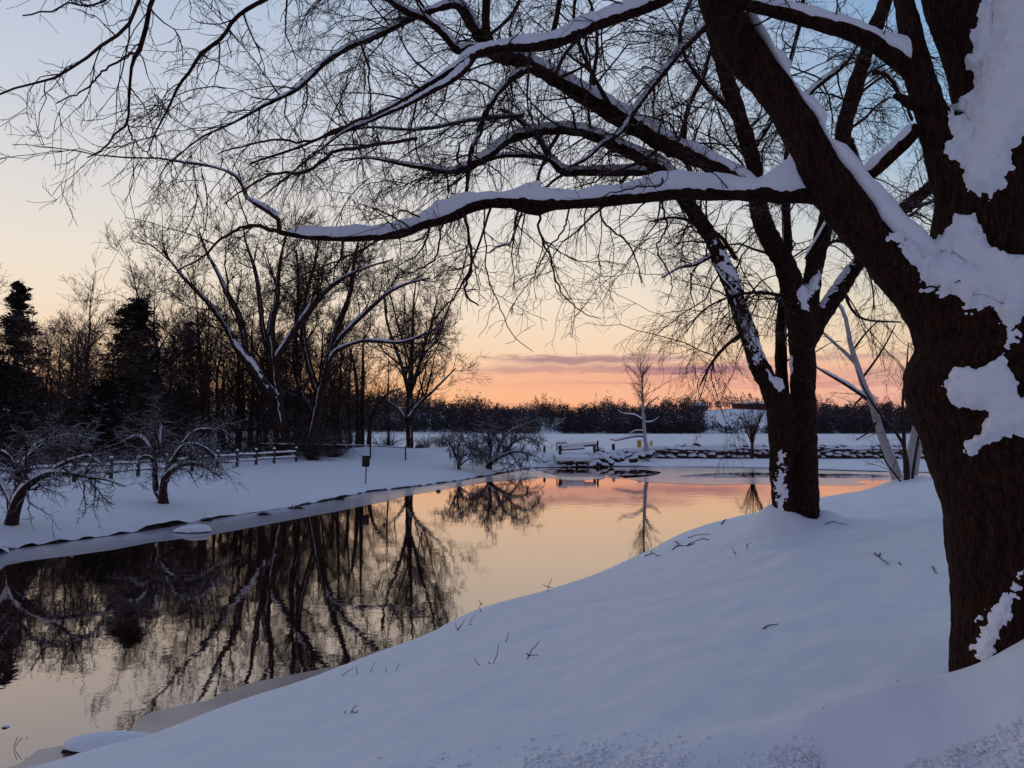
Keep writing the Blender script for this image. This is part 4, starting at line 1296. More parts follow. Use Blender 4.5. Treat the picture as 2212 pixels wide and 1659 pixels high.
for X, D, H_, sp_, sd_, lab, mm in (
        (735, 62, 10.5, 3.0, 66, 'mid height bare tree filling the gap right of the second forked tree', mb),
        (520, 60, 11, 3.4, 67, 'bare tree half hidden behind the snow lined diagonal bough', mb),
        (430, 54, 10.5, 3.2, 68, 'dense bare tree behind the split rail fence left of the forked trees', mb),
        (175, 58, 12.5, 2.6, 69, 'pale wispy upright tree between the two dark evergreens', (M['bark_back'], M['twig_wispy'])),
        (120, 62, 9.5, 2.6, 70, 'short wispy tree close beside the leftmost evergreen', (M['bark_back'], M['twig_wispy'])),
        (385, 64, 16.5, 3.6, 71, 'tall pale fan shaped tree rising above the round pine', (M['bark_back'], M['twig_wispy'])),
        (455, 66, 15.5, 3.4, 72, 'pale feathery tree top behind the dark grove', (M['bark_back'], M['twig_wispy'])),
        (250, 56, 8, 3.0, 73, 'low spreading bare tree in front of the round pine', mb),
        (640, 70, 16, 4.0, 74, 'tall fine twigged tree behind the two forked trees', (M['bark_back'], M['twig_back'])),
        (-70, 50, 11, 3.2, 75, 'bare tree at the left edge beside the pointed spruce', mb)):
    lean = (-.28, 0) if X == 385 else ((-.1, 0) if X == 455 else (0, 0))
    free_tree('bare_tree', lab, 'tree', atz(X, 970, D), H_, sp_, mm, [(2.4, 1.5, 34, 6, -.3), (3.4, .85, 30, 4, -.35), (3.4, .45, 28, 3, -.3)], sd_, nl=26, trunk_r=.16, up=1.1, first=.16, ang=34, lean=lean, twig_end=.010)

# more of the grove: three shapes, copied
protos = []
for k in range(3):
    protos.append(free_tree('bare_tree', 'bare tree among the crowded grove behind the forked trees', 'tree', atz((150, 470, 690)[k], 970, (66, 72, 70)[k]), (10.5, 12, 11.5)[k], (5.0, 4.8, 5.4)[k], (M['bark_back'], M['twig_back']),
        [(2.6, 1.8, 42, 6, -.15), (3.4, .95, 38, 4, -.2), (3.0, .5, 34, 3, -.2)], 330 + k, nl=26, trunk_r=.22, up=.45, first=.14, ang=50, twig_end=.012, group='crowded bare trees of the grove', cap=.3))
rg = np.random.default_rng(335)
for k in range(19):
    src = protos[k % 3]
    X = (20, 95, 200, 260, 330, 365, 410, 450, 480, 515, 545, 575, 625, 650, 700, 728, 755, 640, 560)[k]
    D = np.interp(X, [0, 760], [52, 68]) + rg.random() * 14
    r_ = src.copy(); col.objects.link(r_)
    r_.location = Vector(atz(X, 970, D))
    r_.rotation_euler = (0, 0, rg.uniform(0, 6.28))
    sc_ = rg.uniform(.75, 1.1) * (.8 if X < 300 or X > 690 else 1.05)
    r_.scale = (sc_, sc_, sc_)
    for ch in list(src.children):
        c_ = ch.copy(); col.objects.link(c_); c_.parent = r_

# young bare trees crowding behind the fence: three shapes, copied
protos = []
for k in range(3):
    protos.append(free_tree('young_tree', 'young bare tree crowding the thicket behind the rail fence', 'tree', atz((60, 330, 560)[k], 970, (50, 54, 60)[k]), (7.5, 6.5, 8.5)[k], (2.4, 2.6, 2.2)[k], (M['bark_back'], M['twig_back']),
        [(3.0, 1.2, 42, 5, -.1), (4.2, .65, 38, 4, -.1), (4.0, .35, 36, 3, 0)], 300 + k, nl=24, trunk_r=.09, up=.35, first=.08, ang=52, twig_end=.008, group='young bare trees in the thicket behind the fence'))
rg = np.random.default_rng(310)
for k in range(46):
    src = protos[k % 3]
    X = rg.uniform(-50, 760)
    D = np.interp(X, [-60, 640, 760], [37, 58, 66]) + rg.random() * 22
    r_ = src.copy(); col.objects.link(r_)
    r_.location = Vector(atz(X, 970, D))
    r_.rotation_euler = (0, 0, rg.uniform(0, 6.28))
    sc_ = rg.uniform(.6, 1.15)
    r_.scale = (sc_, sc_, sc_)
    for ch in list(src.children):
        c_ = ch.copy(); col.objects.link(c_); c_.parent = r_

# evergreens
def conifer(label, X, D, H_, W_, seed, mat, shape=1.0, name='spruce_tree', dens=1.0, flat=.25):
    rg = np.random.default_rng(seed)
    b_ = atz(X, 970, D)
    t = thing(name, label, 'tree', b_)
    Lm = np.array([[b_[0], b_[1], b_[2] - .3, H_ * .02], [b_[0], b_[1], b_[2] + H_ * .5, H_ * .012], [b_[0], b_[1], b_[2] + H_ * .98, .02]])
    P0, R0 = resample([Lm], 12)
    Geo().tubes(P0, R0, 6).mk('trunk', M['bark_back'], t)
    g = Geo()
    nb = int(170 * dens * H_ / 9)
    u = np.sort(rg.uniform(.07, 1.0, nb))
    z = b_[2] + u * H_
    a = rg.uniform(0, 2 * math.pi, nb)
    ln = W_ * (np.clip(1.02 - u, 0, 1) ** shape) * rg.uniform(.35, 1.25, nb) * (1 + .2 * np.sin(u * 31 + a * 2)) + .12
    n = 7
    s = np.linspace(0, 1, n)
    P = np.empty((nb, n, 3))
    drp = flat * ln
    P[:, :, 0] = b_[0] + np.cos(a)[:, None] * ln[:, None] * s
    P[:, :, 1] = b_[1] + np.sin(a)[:, None] * ln[:, None] * s
    P[:, :, 2] = z[:, None] - drp[:, None] * s + (drp * .9)[:, None] * s ** 2.2
    g.tubes(P, np.tile(np.linspace(.03, .008, n), (nb, 1)), 3)
    # needle tufts
    k = 60
    per = np.repeat(np.arange(nb), k)
    tt_ = rg.uniform(.08, 1.03, len(per))
    f = np.clip(tt_ * (n - 1), 0, n - 1.001); i0 = f.astype(int); fr_ = (f - i0)[:, None]
    c_ = P[per, i0] * (1 - fr_) + P[per, i0 + 1] * fr_
    wd = (ln[per] * .24 * (1.1 - tt_) + .05)[:, None]
    c_ = c_ + rg.normal(0, 1, (len(per), 3)) * np.concatenate([wd, wd, wd * .55], 1)
    off = rg.normal(0, 1, (len(per), 3, 3)) * np.array([.11, .11, .07])
    V = (c_[:, None] + off).reshape(-1, 3)
    g.add(V, None, np.arange(len(V)).reshape(-1, 3))
    o_ = g.mk('crown', mat, t, smooth=False); o_['kind'] = 'stuff'
conifer('tall pointed dark spruce at the left edge of the picture', 30, 47, 10.3, 3.1, 81, M['needle'], .8)
conifer('snow dusted lower spruce at the left edge in front of the tall one', -5, 40, 5.2, 3.0, 82, M['needle_snowy'], .6)
conifer('broad rounded dark pine between wispy trees on the left', 288, 58, 11.3, 4.3, 83, M['needle'], .62, 'pine_tree', 1.5, .1)
conifer('thin straggly dark evergreen behind the big forked trees', 405, 66, 10.5, 2.6, 84, M['needle'], .7, dens=.35)
conifer('low snow dusted evergreen behind the left crabapple tree', 225, 46, 4.6, 2.4, 85, M['needle_snowy'], .6)

# undergrowth behind the fence
rg = np.random.default_rng(90)
n = 1300
Xs = rg.uniform(-60, 760, n)
Ds = np.interp(Xs, [-60, 640, 760], [33, 54, 60]) + rg.random(n) ** 1.2 * 22
base = np.array([at(x, 950, d) for x, d in zip(Xs, Ds)])
bz = far_h(base[:, :2])
m_ = 9
P = np.empty((n, m_, 3)); P[:, 0, :2] = base[:, :2]; P[:, 0, 2] = bz - .1
d = rg.normal(0, .5, (n, 3)); d[:, 2] = rg.uniform(.6, 1.4, n)
ln = rg.uniform(1.0, 4.2, n) / (m_ - 1)
for i in range(1, m_):
    d += rg.normal(0, .16, (n, 3)) + np.array([0, 0, -.11])
    d /= np.linalg.norm(d, axis=1, keepdims=True)
    P[:, i] = P[:, i - 1] + d * ln[:, None]
R = np.tile(np.linspace(.022, .007, m_), (n, 1))
g = Geo().tubes(P, R, 3)
P1, R1 = grow(P, R, 2.2, .8, 50, 18, 4, .25, .1, .1, 1, .8, .008, .006, .3, rg)
g.tubes(P1, R1, 3)
P2, R2 = grow(P1, R1, 2.0, .4, 50, 18, 3, .25, .1, .1, 1, .8, .008, .005, .3, rg)
g.tubes(P2, R2, 3)
tag(g.mk('undergrowth', M['brush']), 'tangled snow flecked brush filling the ground behind the rail fence', 'brush', kind='stuff')
# the dark leafless shrub masses at the end of the fence
def shrub(label, X, Y, D, h, w_, seed, mat, nst=60, name='bare_shrub', grav=.1, up=1.2):
    rg = np.random.default_rng(seed)
    b_ = atz(X, Y, D)
    P = np.empty((nst, 8, 3)); P[:, 0] = b_ + rg.normal(0, 1, (nst, 3)) * (w_ * .12, w_ * .12, 0)
    d = rg.normal(0, .55, (nst, 3)); d[:, 2] = rg.uniform(.5, up, nst)
    ln = rg.uniform(.6, 1.0, (nst, 1)) * h / 6
    for i in range(1, 8):
        d /= np.linalg.norm(d, axis=1, keepdims=True)
        P[:, i] = P[:, i - 1] + d * ln
        d += rg.normal(0, .14, (nst, 3)) + (0, 0, -grav)
    R = np.tile(np.linspace(.02, .006, 8), (nst, 1))
    g = Geo().tubes(P, R, 3)
    P1, R1 = grow(P, R, 3.2, .5, 45, 15, 5, .2, .05, .1, 1, .8, .008, .005, .3, rg)
    g.tubes(P1, R1, 3)
    P1, R1 = grow(P1, R1, 3.6, .28, 45, 15, 4, .2, .05, .1, 1, .8, .008, .0045, .3, rg)
    g.tubes(P1, R1, 3)
    return tag(g.mk(name, mat), label, 'shrub')
shrub('dense dark shrub where the rail fence ends', 676, 990, 52.5, 2.4, 1.6, 91, M['twig_back'], 110)
shrub('leafless shrub right of the fence end under the second forked tree', 722, 985, 56, 2.6, 2.0, 92, M['brush'], 90)
shrub('low twiggy shrub on the ploughed ridge beside the slender tree', 915, 966, 73, 1.6, 2.4, 93, M['brush'], 50)
shrub('fine reddish bush right of the triple trunked tree', 835, 968, 70, 1.9, 2.6, 94, M['brush'], 50)
shrub('snow covered bush on the lake edge behind the slender tree', 958, 955, 79, 1.6, 2.4, 95, M['bark_apple'], 60)

# ------------------------------------------------------------------ crabapple trees
def apple(label, base, trunks, seed, scale_, lvl=1.0, twig_end=.0065, cap=.8):
    rg = np.random.default_rng(seed)
    t = thing('crabapple_tree', label, 'tree', base, 'crabapple trees on the snowy bank')
    trunks = [np.column_stack([L[:, :3], L[:, 3] * np.linspace(1, .72, len(L))]) for L in trunks]
    P0, R0 = resample(trunks, 18)
    Geo().tubes(P0, R0, 9, .15, 6).mk('trunk', M['bark_apple'], t)
    snow_cap(trunks, [np.abs(rg.normal(cap * .6, cap * .5, 11)) for _ in trunks], 'snow_cap', t, M['snow_cap'], seed)
    g = Geo()
    P1, R1 = grow(P0, R0, 11 * lvl / scale_, .92 * scale_, 55, 18, 8, .26, .06, .24, 1, .6, .020, twig_end, .3, rg, out=(0, 0, .6))
    g.tubes(P1, R1, 5)
    P2, R2 = grow(P1, R1, 7.5 * lvl / scale_, .45 * scale_, 48, 18, 6, .24, .1, .08, 1, .7, .016, twig_end, .3, rg)
    g.tubes(P2, R2, 4)
    P3, R3 = grow(P2, R2, 8 * lvl / scale_, .2 * scale_, 46, 18, 4, .24, .05, .1, 1, .8, .012, twig_end * .9, .3, rg)
    g.tubes(P3, R3, 3)
    c_ = g.mk('crown', M['twig_apple'], t); c_['kind'] = 'stuff'
    return t
q = hit(24, 1131, far_h); Dq = q[1]
apple('leftmost crabapple with thick snow loaded arms reaching right', q, [
    px([(24, 1150, 16), (27, 1120, 14), (35, 1090, 13), (50, 1060, 10), (70, 1040, 8.5), (105, 1022, 7), (150, 1022, 6), (190, 1030, 4.6), (230, 1036, 3), (270, 1050, 1.6)], Dq, Dq - .4),
    px([(30, 1110, 11), (24, 1080, 9), (12, 1058, 8), (-8, 1030, 6), (-30, 1000, 4), (-60, 970, 2.4)], Dq, Dq + .4),
    px([(28, 1090, 9), (40, 1050, 7.6), (48, 1010, 6.6), (62, 985, 5), (90, 960, 3.4), (110, 935, 2)], Dq, Dq + .6),
    px([(100, 1024, 5), (140, 1000, 4.6), (175, 988, 4), (195, 985, 3.2), (215, 1000, 2), (240, 1020, 1.2)], Dq - .2, Dq - .6),
    px([(44, 1030, 5), (20, 990, 4.6), (0, 975, 4), (-30, 960, 3)], Dq, Dq - .8),
    px([(60, 990, 5), (80, 960, 4.6), (120, 945, 4), (160, 940, 3), (200, 950, 1.8)], Dq + .4, Dq + 1)], 101, 1.0)
q = hit(352, 1086, far_h); Dq = q[1]
apple('second crabapple from the left whose right arms droop in a fan', q, [
    px([(352, 1100, 14), (352, 1080, 11), (352, 1060, 9.5), (356, 1035, 8), (366, 1020, 7), (390, 1005, 6.4), (420, 1000, 5), (450, 1012, 3.4), (480, 1035, 1.8)], Dq, Dq - .5),
    px([(347, 1075, 8), (337, 1055, 7), (335, 1020, 6), (333, 990, 5.6), (322, 965, 5), (305, 945, 4.4), (285, 944, 3.4), (262, 955, 2)], Dq, Dq + .2),
    px([(358, 1040, 7), (372, 1000, 6), (388, 970, 5.4), (405, 945, 4.4), (430, 928, 3.4), (470, 930, 1.8)], Dq, Dq + .4),
    px([(340, 990, 5.4), (343, 955, 5), (346, 930, 4), (350, 905, 2.4)], Dq, Dq + .6),
    px([(366, 1005, 5), (395, 965, 4.6), (425, 960, 4), (455, 975, 3), (475, 1000, 1.6)], Dq - .3, Dq - .8),
    px([(338, 998, 4), (318, 985, 3), (300, 990, 2), (285, 1005, 1.4)], Dq, Dq - .6)], 102, 1.0)
q = hit(993, 1014, far_h); Dq = q[1]
apple('small slim crabapple left of the broad one near the spillway', q, [
    px([(993, 1024, 5), (991, 1005, 4), (988, 990, 3.4), (980, 975, 2.8), (972, 958, 2), (962, 945, 1.2)], Dq),
    px([(992, 1005, 3.4), (998, 988, 2.6), (1010, 975, 2.2), (1020, 960, 1.4)], Dq),
    px([(994, 1005, 2.8), (1010, 993, 2), (1035, 990, 1.6), (1060, 995, .9)], Dq),
    px([(989, 985, 2.6), (990, 965, 2), (1000, 945, 1.2)], Dq)], 103, 1.1, 1.2, .010)
q = hit(1056, 1012, far_h); Dq = q[1]
apple('broad umbrella shaped crabapple leaning over the far water edge', q, [
    px([(1058, 1024, 8), (1056, 1008, 7), (1060, 1000, 6.4), (1075, 990, 5.6), (1095, 980, 4.6), (1120, 975, 3.4), (1150, 985, 1.8)], Dq, Dq - .5),
    px([(1057, 1006, 5), (1058, 985, 4.6), (1060, 960, 4), (1056, 940, 3), (1045, 920, 1.8)], Dq),
    px([(1062, 1000, 5), (1074, 975, 4.6), (1085, 950, 4), (1105, 930, 3), (1130, 918, 1.8)], Dq, Dq + .5),
    px([(1056, 1000, 4), (1040, 980, 3.4), (1022, 968, 3), (1005, 965, 1.6)], Dq),
    px([(1090, 980, 4), (1110, 955, 3.4), (1140, 945, 2.6), (1170, 958, 1.6)], Dq, Dq + .5),
    px([(1100, 978, 3.6), (1112, 990, 3), (1120, 1005, 2), (1128, 1022, 1.2)], Dq, Dq - .8)], 104, 1.25, 1.2, .011, .6)

# lone birch in front of the stone wall
b0 = np.array([at(1399, 994, 70)[0], 70, fh(at(1399, 994, 70)[0], 70)])
LB = [rootz([(1399, 998, 5.6), (1397, 970, 4.6), (1393, 945, 4), (1391, 910, 3.6), (1389, 880, 3.0), (1388, 850, 2.2), (1386, 820, 1.5), (1384, 795, 1.0), (1383, 776, .5)], 70)]
tb = thing('birch_tree', 'small pale birch standing alone in front of the stone wall', 'tree', b0)
P0, R0 = resample(LB, 24)
Geo().tubes(P0, R0, 8, .1, 5).mk('trunk', M['bark_birch'], tb)
brs = [px(l, 70, 69) for l in (
    [(1393, 943, 2.6), (1375, 942, 2.4), (1350, 947, 2.0), (1330, 951, 1.6), (1318, 948, .8)],
    [(1392, 932, 1.6), (1375, 930, 1.3), (1360, 936, .7)],
    [(1389, 908, 2.2), (1370, 897, 2), (1345, 893, 1.4), (1332, 884, .8)],
    [(1391, 913, 2), (1410, 911, 1.6), (1425, 900, .8)],
    [(1389, 895, 1.6), (1405, 870, 1.4), (1424, 856, .8)],
    [(1389, 890, 1.4), (1398, 875, 1.2), (1405, 862, .7)])]
P0b, R0b = resample(brs, 12)
gb = Geo().tubes(P0b, R0b, 5)
rg = np.random.default_rng(120)
P1, R1 = grow(P0, R0, 10, 2.4, 40, 10, 7, .12, -.4, .5, 1, .5, .010, .011, .55, rg)
gb.tubes(P1, R1, 3)
P2, R2 = grow(P1, R1, 5, .6, 36, 12, 5, .15, -.2, .1, 1, .7, .008, .009, .3, rg)
gb.tubes(P2, R2, 3)
P3, R3 = grow(P0b, R0b, 1.6, .5, 45, 12, 5, .2, .1, .3, 1, .7, .008, .005, .3, rg)
gb.tubes(P3, R3, 3)
gb.mk('crown', M['twig_back'], tb)['kind'] = 'stuff'
snow_cap(brs, [1.0] * len(brs), 'snow_cap', tb, M['snow_cap'], 4)

# vase shaped young tree on the wall
xv = at(1626, 989, 73.5)[0]
bv = np.array([xv, 73.5, fh(xv, 73.5)])
tv = thing('bare_tree', 'small vase shaped tree standing against the stone wall', 'tree', bv)
rg = np.random.default_rng(121)
Lv = [rootz([(1626, 994, 4), (1625, 970, 3.2), (1625, 950, 2.6)], 73.5)]
for k in range(17):
    a_ = (k - 8) / 8.0
    y0_ = rg.uniform(945, 968)
    Lv.append(px([(1625, y0_, 1.1), (1625 + a_ * 14, y0_ - 30, .8), (1625 + a_ * 28, y0_ - 58, .6), (1625 + a_ * 38 + rg.normal() * 3, 868 + abs(a_) ** 1.5 * 44 + rg.uniform(-6, 16), .35)], 73.5, 73.5 + rg.uniform(-1.4, 1.4)))
P0, R0 = resample(Lv, 12)
Geo().tubes(P0[:1], R0[:1], 6).mk('trunk', M['bark_back'], tv)
gv = Geo().tubes(P0[1:], R0[1:], 4)
P1, R1 = grow(P0[1:], R0[1:], 3.2, .6, 28, 8, 5, .12, -.2, .2, 1, .6, .006, .006, .3, rg)
gv.tubes(P1, R1, 3)
P1, R1 = grow(P1, R1, 3.2, .3, 28, 8, 4, .12, -.2, .2, 1, .6, .006, .005, .3, rg)
gv.tubes(P1, R1, 3)
gv.mk('crown', M['twig_back'], tv)['kind'] = 'stuff'

# birch clump on the near bank right of the middle tree
DC = 35.0
qc = np.array([TREE_BR[0], DC, float(near_h(TREE_BR)[0])])
tc_ = thing('birch_tree', 'clump of white birch trunks leaning left beyond the middle tree', 'tree', qc)
stems = [px(l, DC, DC + dd, .82) for l, dd in (
    ([(1955, 1080, 20), (1946, 1055, 15), (1934, 1020, 13.5), (1922, 985, 12.5), (1902, 934, 10.5), (1885, 874, 9.2), (1869, 840, 8.6), (1852, 790, 7.4), (1838, 746, 6.4), (1825, 682, 5), (1808, 655, 3.4), (1790, 640, 2)], -.5),
    ([(1965, 1080, 13), (1963, 1048, 11), (1966, 985, 10), (1976, 934, 8.6), (1984, 884, 7), (1992, 800, 5), (1995, 700, 3)], .3),
    ([(1972, 1080, 11), (1971, 1048, 9.5), (1986, 968, 8), (2000, 927, 7), (2030, 850, 5), (2070, 760, 3)], .5),
    ([(1852, 790, 5.4), (1830, 766, 5), (1808, 746, 4.2), (1778, 719, 3), (1750, 690, 1.5)], -.5))]
for L in stems:
    P, R = resample([L], 24)
    Geo().tubes(P, R, 10, .1, 4).mk('trunk', M['bark_birch'], tc_)
br2 = [px(l, DC - .2, DC - .6) for l in (
    [(1875, 862, 5.2), (1850, 845, 4.4), (1822, 827, 4), (1785, 806, 3), (1758, 790, 1.6)],
    [(1900, 900, 3), (1880, 930, 2.2), (1850, 950, 1.2)],
    [(1870, 850, 3), (1850, 870, 2.2), (1836, 890, 1.8), (1830, 905, 1)],
    [(1860, 820, 3), (1890, 780, 2.4), (1915, 740, 1.8), (1935, 700, 1)],
    [(1840, 760, 2.6), (1870, 720, 2), (1900, 690, 1.2)])]
P0b, R0b = resample(br2, 14)
gb = Geo().tubes(P0b, R0b, 5)
rg = np.random.default_rng(130)
Ps, Rs = resample(stems, 14)
P1, R1 = grow(np.concatenate([Ps, P0b]), np.concatenate([Rs, R0b]), 1.7, 1.5, 50, 15, 8, .2, .35, .3, 1, .4, .008, .004, .3, rg)
gb.tubes(P1, R1, 3)
P2, R2 = grow(P1, R1, 2.6, .65, 44, 15, 5, .2, .3, .1, 1, .7, .007, .0035, .3, rg)
gb.tubes(P2, R2, 3)
P2, R2 = grow(P2, R2, 2.6, .35, 44, 15, 4, .2, .3, .1, 1, .7, .007, .003, .3, rg)
gb.tubes(P2, R2, 3)
gb.mk('crown', M['twig_back'], tc_)['kind'] = 'stuff'
snow_cap(stems[:1] + br2[:1], [1.0, 1.0], 'snow_cap', tc_, M['snow_cap'], 6, wfac=.85)

q = np.array([at(1960, 1052, 34.0)[0], 34.0, float(near_h((at(1960, 1052, 34.0)[0], 34.0))[0])])
ts = thing('bare_sapling', 'brown multi stemmed sapling growing in front of the white birch clump', 'sapling', q)
ls = [px(l, 34.0, 34.0) for l in (
    [(1958, 1075, 5), (1955, 1000, 4.4), (1952, 930, 4), (1950, 860, 3), (1958, 800, 2.2), (1962, 740, 1.2)],
    [(1962, 1075, 4.5), (1960, 1000, 4), (1946, 950, 3.6), (1922, 920, 3.4), (1896, 887, 3), (1872, 850, 2), (1850, 800, 1.2)],
    [(1966, 1075, 4), (1975, 1000, 3), (1985, 940, 2.4), (2000, 880, 1.4)],
    [(1960, 1075, 3.5), (1945, 1040, 2.4), (1915, 1000, 1.8), (1900, 960, 1)],
    [(1968, 1070, 2.5), (1990, 1065, 1.8), (2015, 1062, 1.2), (2030, 1068, .8)],
    [(1968, 1072, 2.5), (1985, 1050, 1.8), (2005, 1030, 1)])]
P0, R0 = resample(ls, 16)
Geo().tubes(P0, R0, 6).mk('stem', M['bark_back'], ts)
rg = np.random.default_rng(131)
P1, R1 = grow(P0, R0, 2.2, 1.1, 42, 14, 7, .18, -.05, .25, 1, .5, .008, .004, .3, rg)
gb = Geo().tubes(P1, R1, 3)
P2, R2 = grow(P1, R1, 3, .5, 40, 14, 5, .18, 0, .1, 1, .7, .007, .0035, .3, rg)
gb.tubes(P2, R2, 3)
gb.mk('crown', M['twig_mid'], ts)['kind'] = 'stuff'

# ------------------------------------------------------------------ split rail fence
def fpt(X, Y):
    """fence foot seen at (X, Y)"""
    return hit(X, Y, far_h)
posts_px = [(-150, 1066), (-60, 1056), (35, 1049), (160, 1041), (239, 1034), (298, 1029), (360, 1023), (415, 1018), (470, 1010), (512, 1008), (553, 1004), (592, 1001), (640, 997)]
tf = thing('rail_fence', 'snow topped split rail fence running along the far lawn', 'fence', fpt(239, 1034))
feet = [fpt(*p) for p in posts_px]
rg = np.random.default_rng(140)
def tapered_box(p0, p1, w0, w1, h0, h1, jit=0.0, seg=5, rg=rg):
    """a hewn bar from p0 to p1, slightly uneven"""
    p0, p1 = np.asarray(p0, float), np.asarray(p1, float)
    T = (p1 - p0) / np.linalg.norm(p1 - p0)
    ref = np.array([0, 0, 1.0]) if abs(T[2]) < .8 else np.array([1.0, 0, 0])
    A = np.cross(T, ref); A /= np.linalg.norm(A)
    B = np.cross(A, T)
    rings = []
    for i in range(seg):
        s = i / (seg - 1)
        c = p0 * (1 - s) + p1 * s + rg.normal(0, jit, 3)
        w_, h_ = (w0 + (w1 - w0) * s) / 2, (h0 + (h1 - h0) * s) / 2
        for a, b_ in ((-1, -.8), (-.8, -1), (.8, -1), (1, -.8), (1, .8), (.8, 1), (-.8, 1), (-1, .8)):
            rings.append(c + A * a * w_ + B * b_ * h_)
    V = np.array(rings)
    Q = grid_quads(seg, 8, True)
    k = len(V)
    V = np.vstack([V, p0, p1])
    T_ = np.array([(k, j, (j + 1) % 8) for j in range(8)] + [(k + 1, k - 8 + (j + 1) % 8, k - 8 + j) for j in range(8)])
    return V, Q, T_
def bar(name, p0, p1, w0, w1, h0, h1, mat, parent, jit=0.0, seg=5):
    V, Q, T_ = tapered_box(p0, p1, w0, w1, h0, h1, jit, seg)
    return mk(name, V, Q, mat, parent, T=T_)
def dome(c, rx, ry, h, n=10, m=5, seed=0):
    """a rounded snow cap"""
    th = np.arange(n) / n * 2 * math.pi
    V = []
    for i in range(m):
        ph = i / (m - 1) * math.pi / 2
        V += [(c[0] + rx * math.cos(ph) * math.cos(t_), c[1] + ry * math.cos(ph) * math.sin(t_), c[2] + h * math.sin(ph)) for t_ in th]
    V = np.array(V)
    V += (fbm(V + seed, 4 / max(rx, .05) * .3, 2) * min(rx, h) * .12)[:, None] * np.array([1, 1, .6])
    return V, grid_quads(m, n, True)
for i, ft in enumerate(feet):
    hh = .86
    bar('post', ft - (0, 0, .2), ft + (rg.normal() * .02, 0, hh), .15, .13, .13, .12, M['wood'], tf, .004)
    V, Q = dome(ft + (0, 0, hh - .01), .085, .085, .10, seed=i)
    mk('snow_cap', V, Q, M['snow_cap'], tf)
for i in range(len(feet) - 1):
    a_, b_ = feet[i], feet[i + 1]
    for zz in (.30, .62):
        s1, s2 = rg.normal(0, .03, 2)
        p0, p1 = a_ + (0, 0, zz + s1), b_ + (0, 0, zz + s2)
        bar('rail', p0, p1, .07, .06, .12, .10, M['wood'], tf, .008, 7)
        L = np.array([np.append(p0 * (1 - s) + p1 * s - (0, 0, .01), .055) for s in np.linspace(.02, .98, 6)])
        snow_cap([L], [1.0], 'snow_cap', tf, M['snow_cap'], i, wfac=.9)
# a second rail fence behind it, only its snowy top rail shows
tf2 = thing('rail_fence', 'low second fence behind the forked trees with one snowy top rail', 'fence', atz(640, 978, 56))
r2 = [atz(x, 980, 55.0) for x in (560, 640, 722, 800, 876)]
for i, ft in enumerate(r2):
    bar('post', ft - (0, 0, .2), ft + (0, 0, .95), .10, .09, .1, .09, M['wood'], tf2, .004)
for i in range(4):
    p0, p1 = r2[i] + (0, 0, .86), r2[i + 1] + (0, 0, .86)
    bar('rail', p0, p1, .06, .06, .07, .07, M['wood'], tf2, .006, 7)
    L = np.array([np.append(p0 * (1 - s) + p1 * s, .035) for s in np.linspace(.02, .98, 6)])
    snow_cap([L], [1.0], 'snow_cap', tf2, M['snow_cap'], i)

# ------------------------------------------------------------------ sign on its post
q = hit(790, 1044, far_h)
D_ = q[1]
tsn = thing('sign', 'small dark sign board on a thin post in the far lawn', 'sign', q)
topz = at(790, 984, D_)[2]
u_ = D_ / F
bar('post', q - (0, 0, .2), (q[0] + .02, q[1], topz - .06), .05, .05, .05, .05, M['metal_dark'], tsn)
def board(name, cx, cy, cz, w_, h_, th, yaw, roll, mat, parent):
    V, Q = box((0, 0, 0), (w_, th, h_))
    cr, sr = math.cos(roll), math.sin(roll)
    V = V @ np.array([[cr, 0, sr], [0, 1, 0], [-sr, 0, cr]]).T
    cr, sr = math.cos(yaw), math.sin(yaw)
    V = V @ np.array([[cr, -sr, 0], [sr, cr, 0], [0, 0, 1]]).T + (cx, cy, cz)
    return mk(name, V, Q, mat, parent, smooth=False)
bw = 15 * u_
board('panel', q[0] - .01, q[1] - .045, topz - 12 * u_, bw, 24 * u_, .02, .12, .02, M['metal_dark'], tsn)
board('panel', q[0] + .03, q[1] + .045, topz - 11.5 * u_, bw * .9, 22 * u_, .02, -.2, -.02, M['metal_dark'], tsn)
V, Q = dome((q[0], q[1], topz - .005), bw * .5, .04, .05)
mk('snow_cap', V, Q, M['snow_cap'], tsn)

# ------------------------------------------------------------------ rocks
def ico_rock(seed, sx, sy, sz, rough=.28, sub=2):
    import bmesh
    bm = bmesh.new()
    bmesh.ops.create_icosphere(bm, subdivisions=sub, radius=1)
    V = np.array([v.co[:] for v in bm.verts])
    T_ = np.array([[v.index for v in f.verts] for f in bm.faces])
    bm.free()
    nz = fbm(V * 1.0 + seed * 3.7, 1.1, 2)
    V = V * (1 + rough * nz)[:, None]
    V = np.sign(V) * np.abs(V) ** .8
    return V * (sx, sy, sz), T_
def rock_thing(name, label, cat, X, Y, D, wpx, hpx, seed, group=None, z=None, cap=True, hf=far_h):
    q = at(X, Y, D)
    zz = q[2] if z is None else z
    t = thing(name, label, cat, (q[0], D, zz), group)
    sx, sz = wpx * D / F / 2, hpx * D / F / 2
    V, T_ = ico_rock(seed, sx, sx * .8, sz)
    mk('rock', V + (q[0], D, zz), None, M['rock'], t, T=T_, smooth=False)
    if cap:
        V, Q = dome((q[0], D, zz + sz * .35), sx * 1.02, sx * .82, sz * 1.0, 14, 6, seed)
        mk('snow_cap', V, Q, M['snow_cap'], t)
    return t
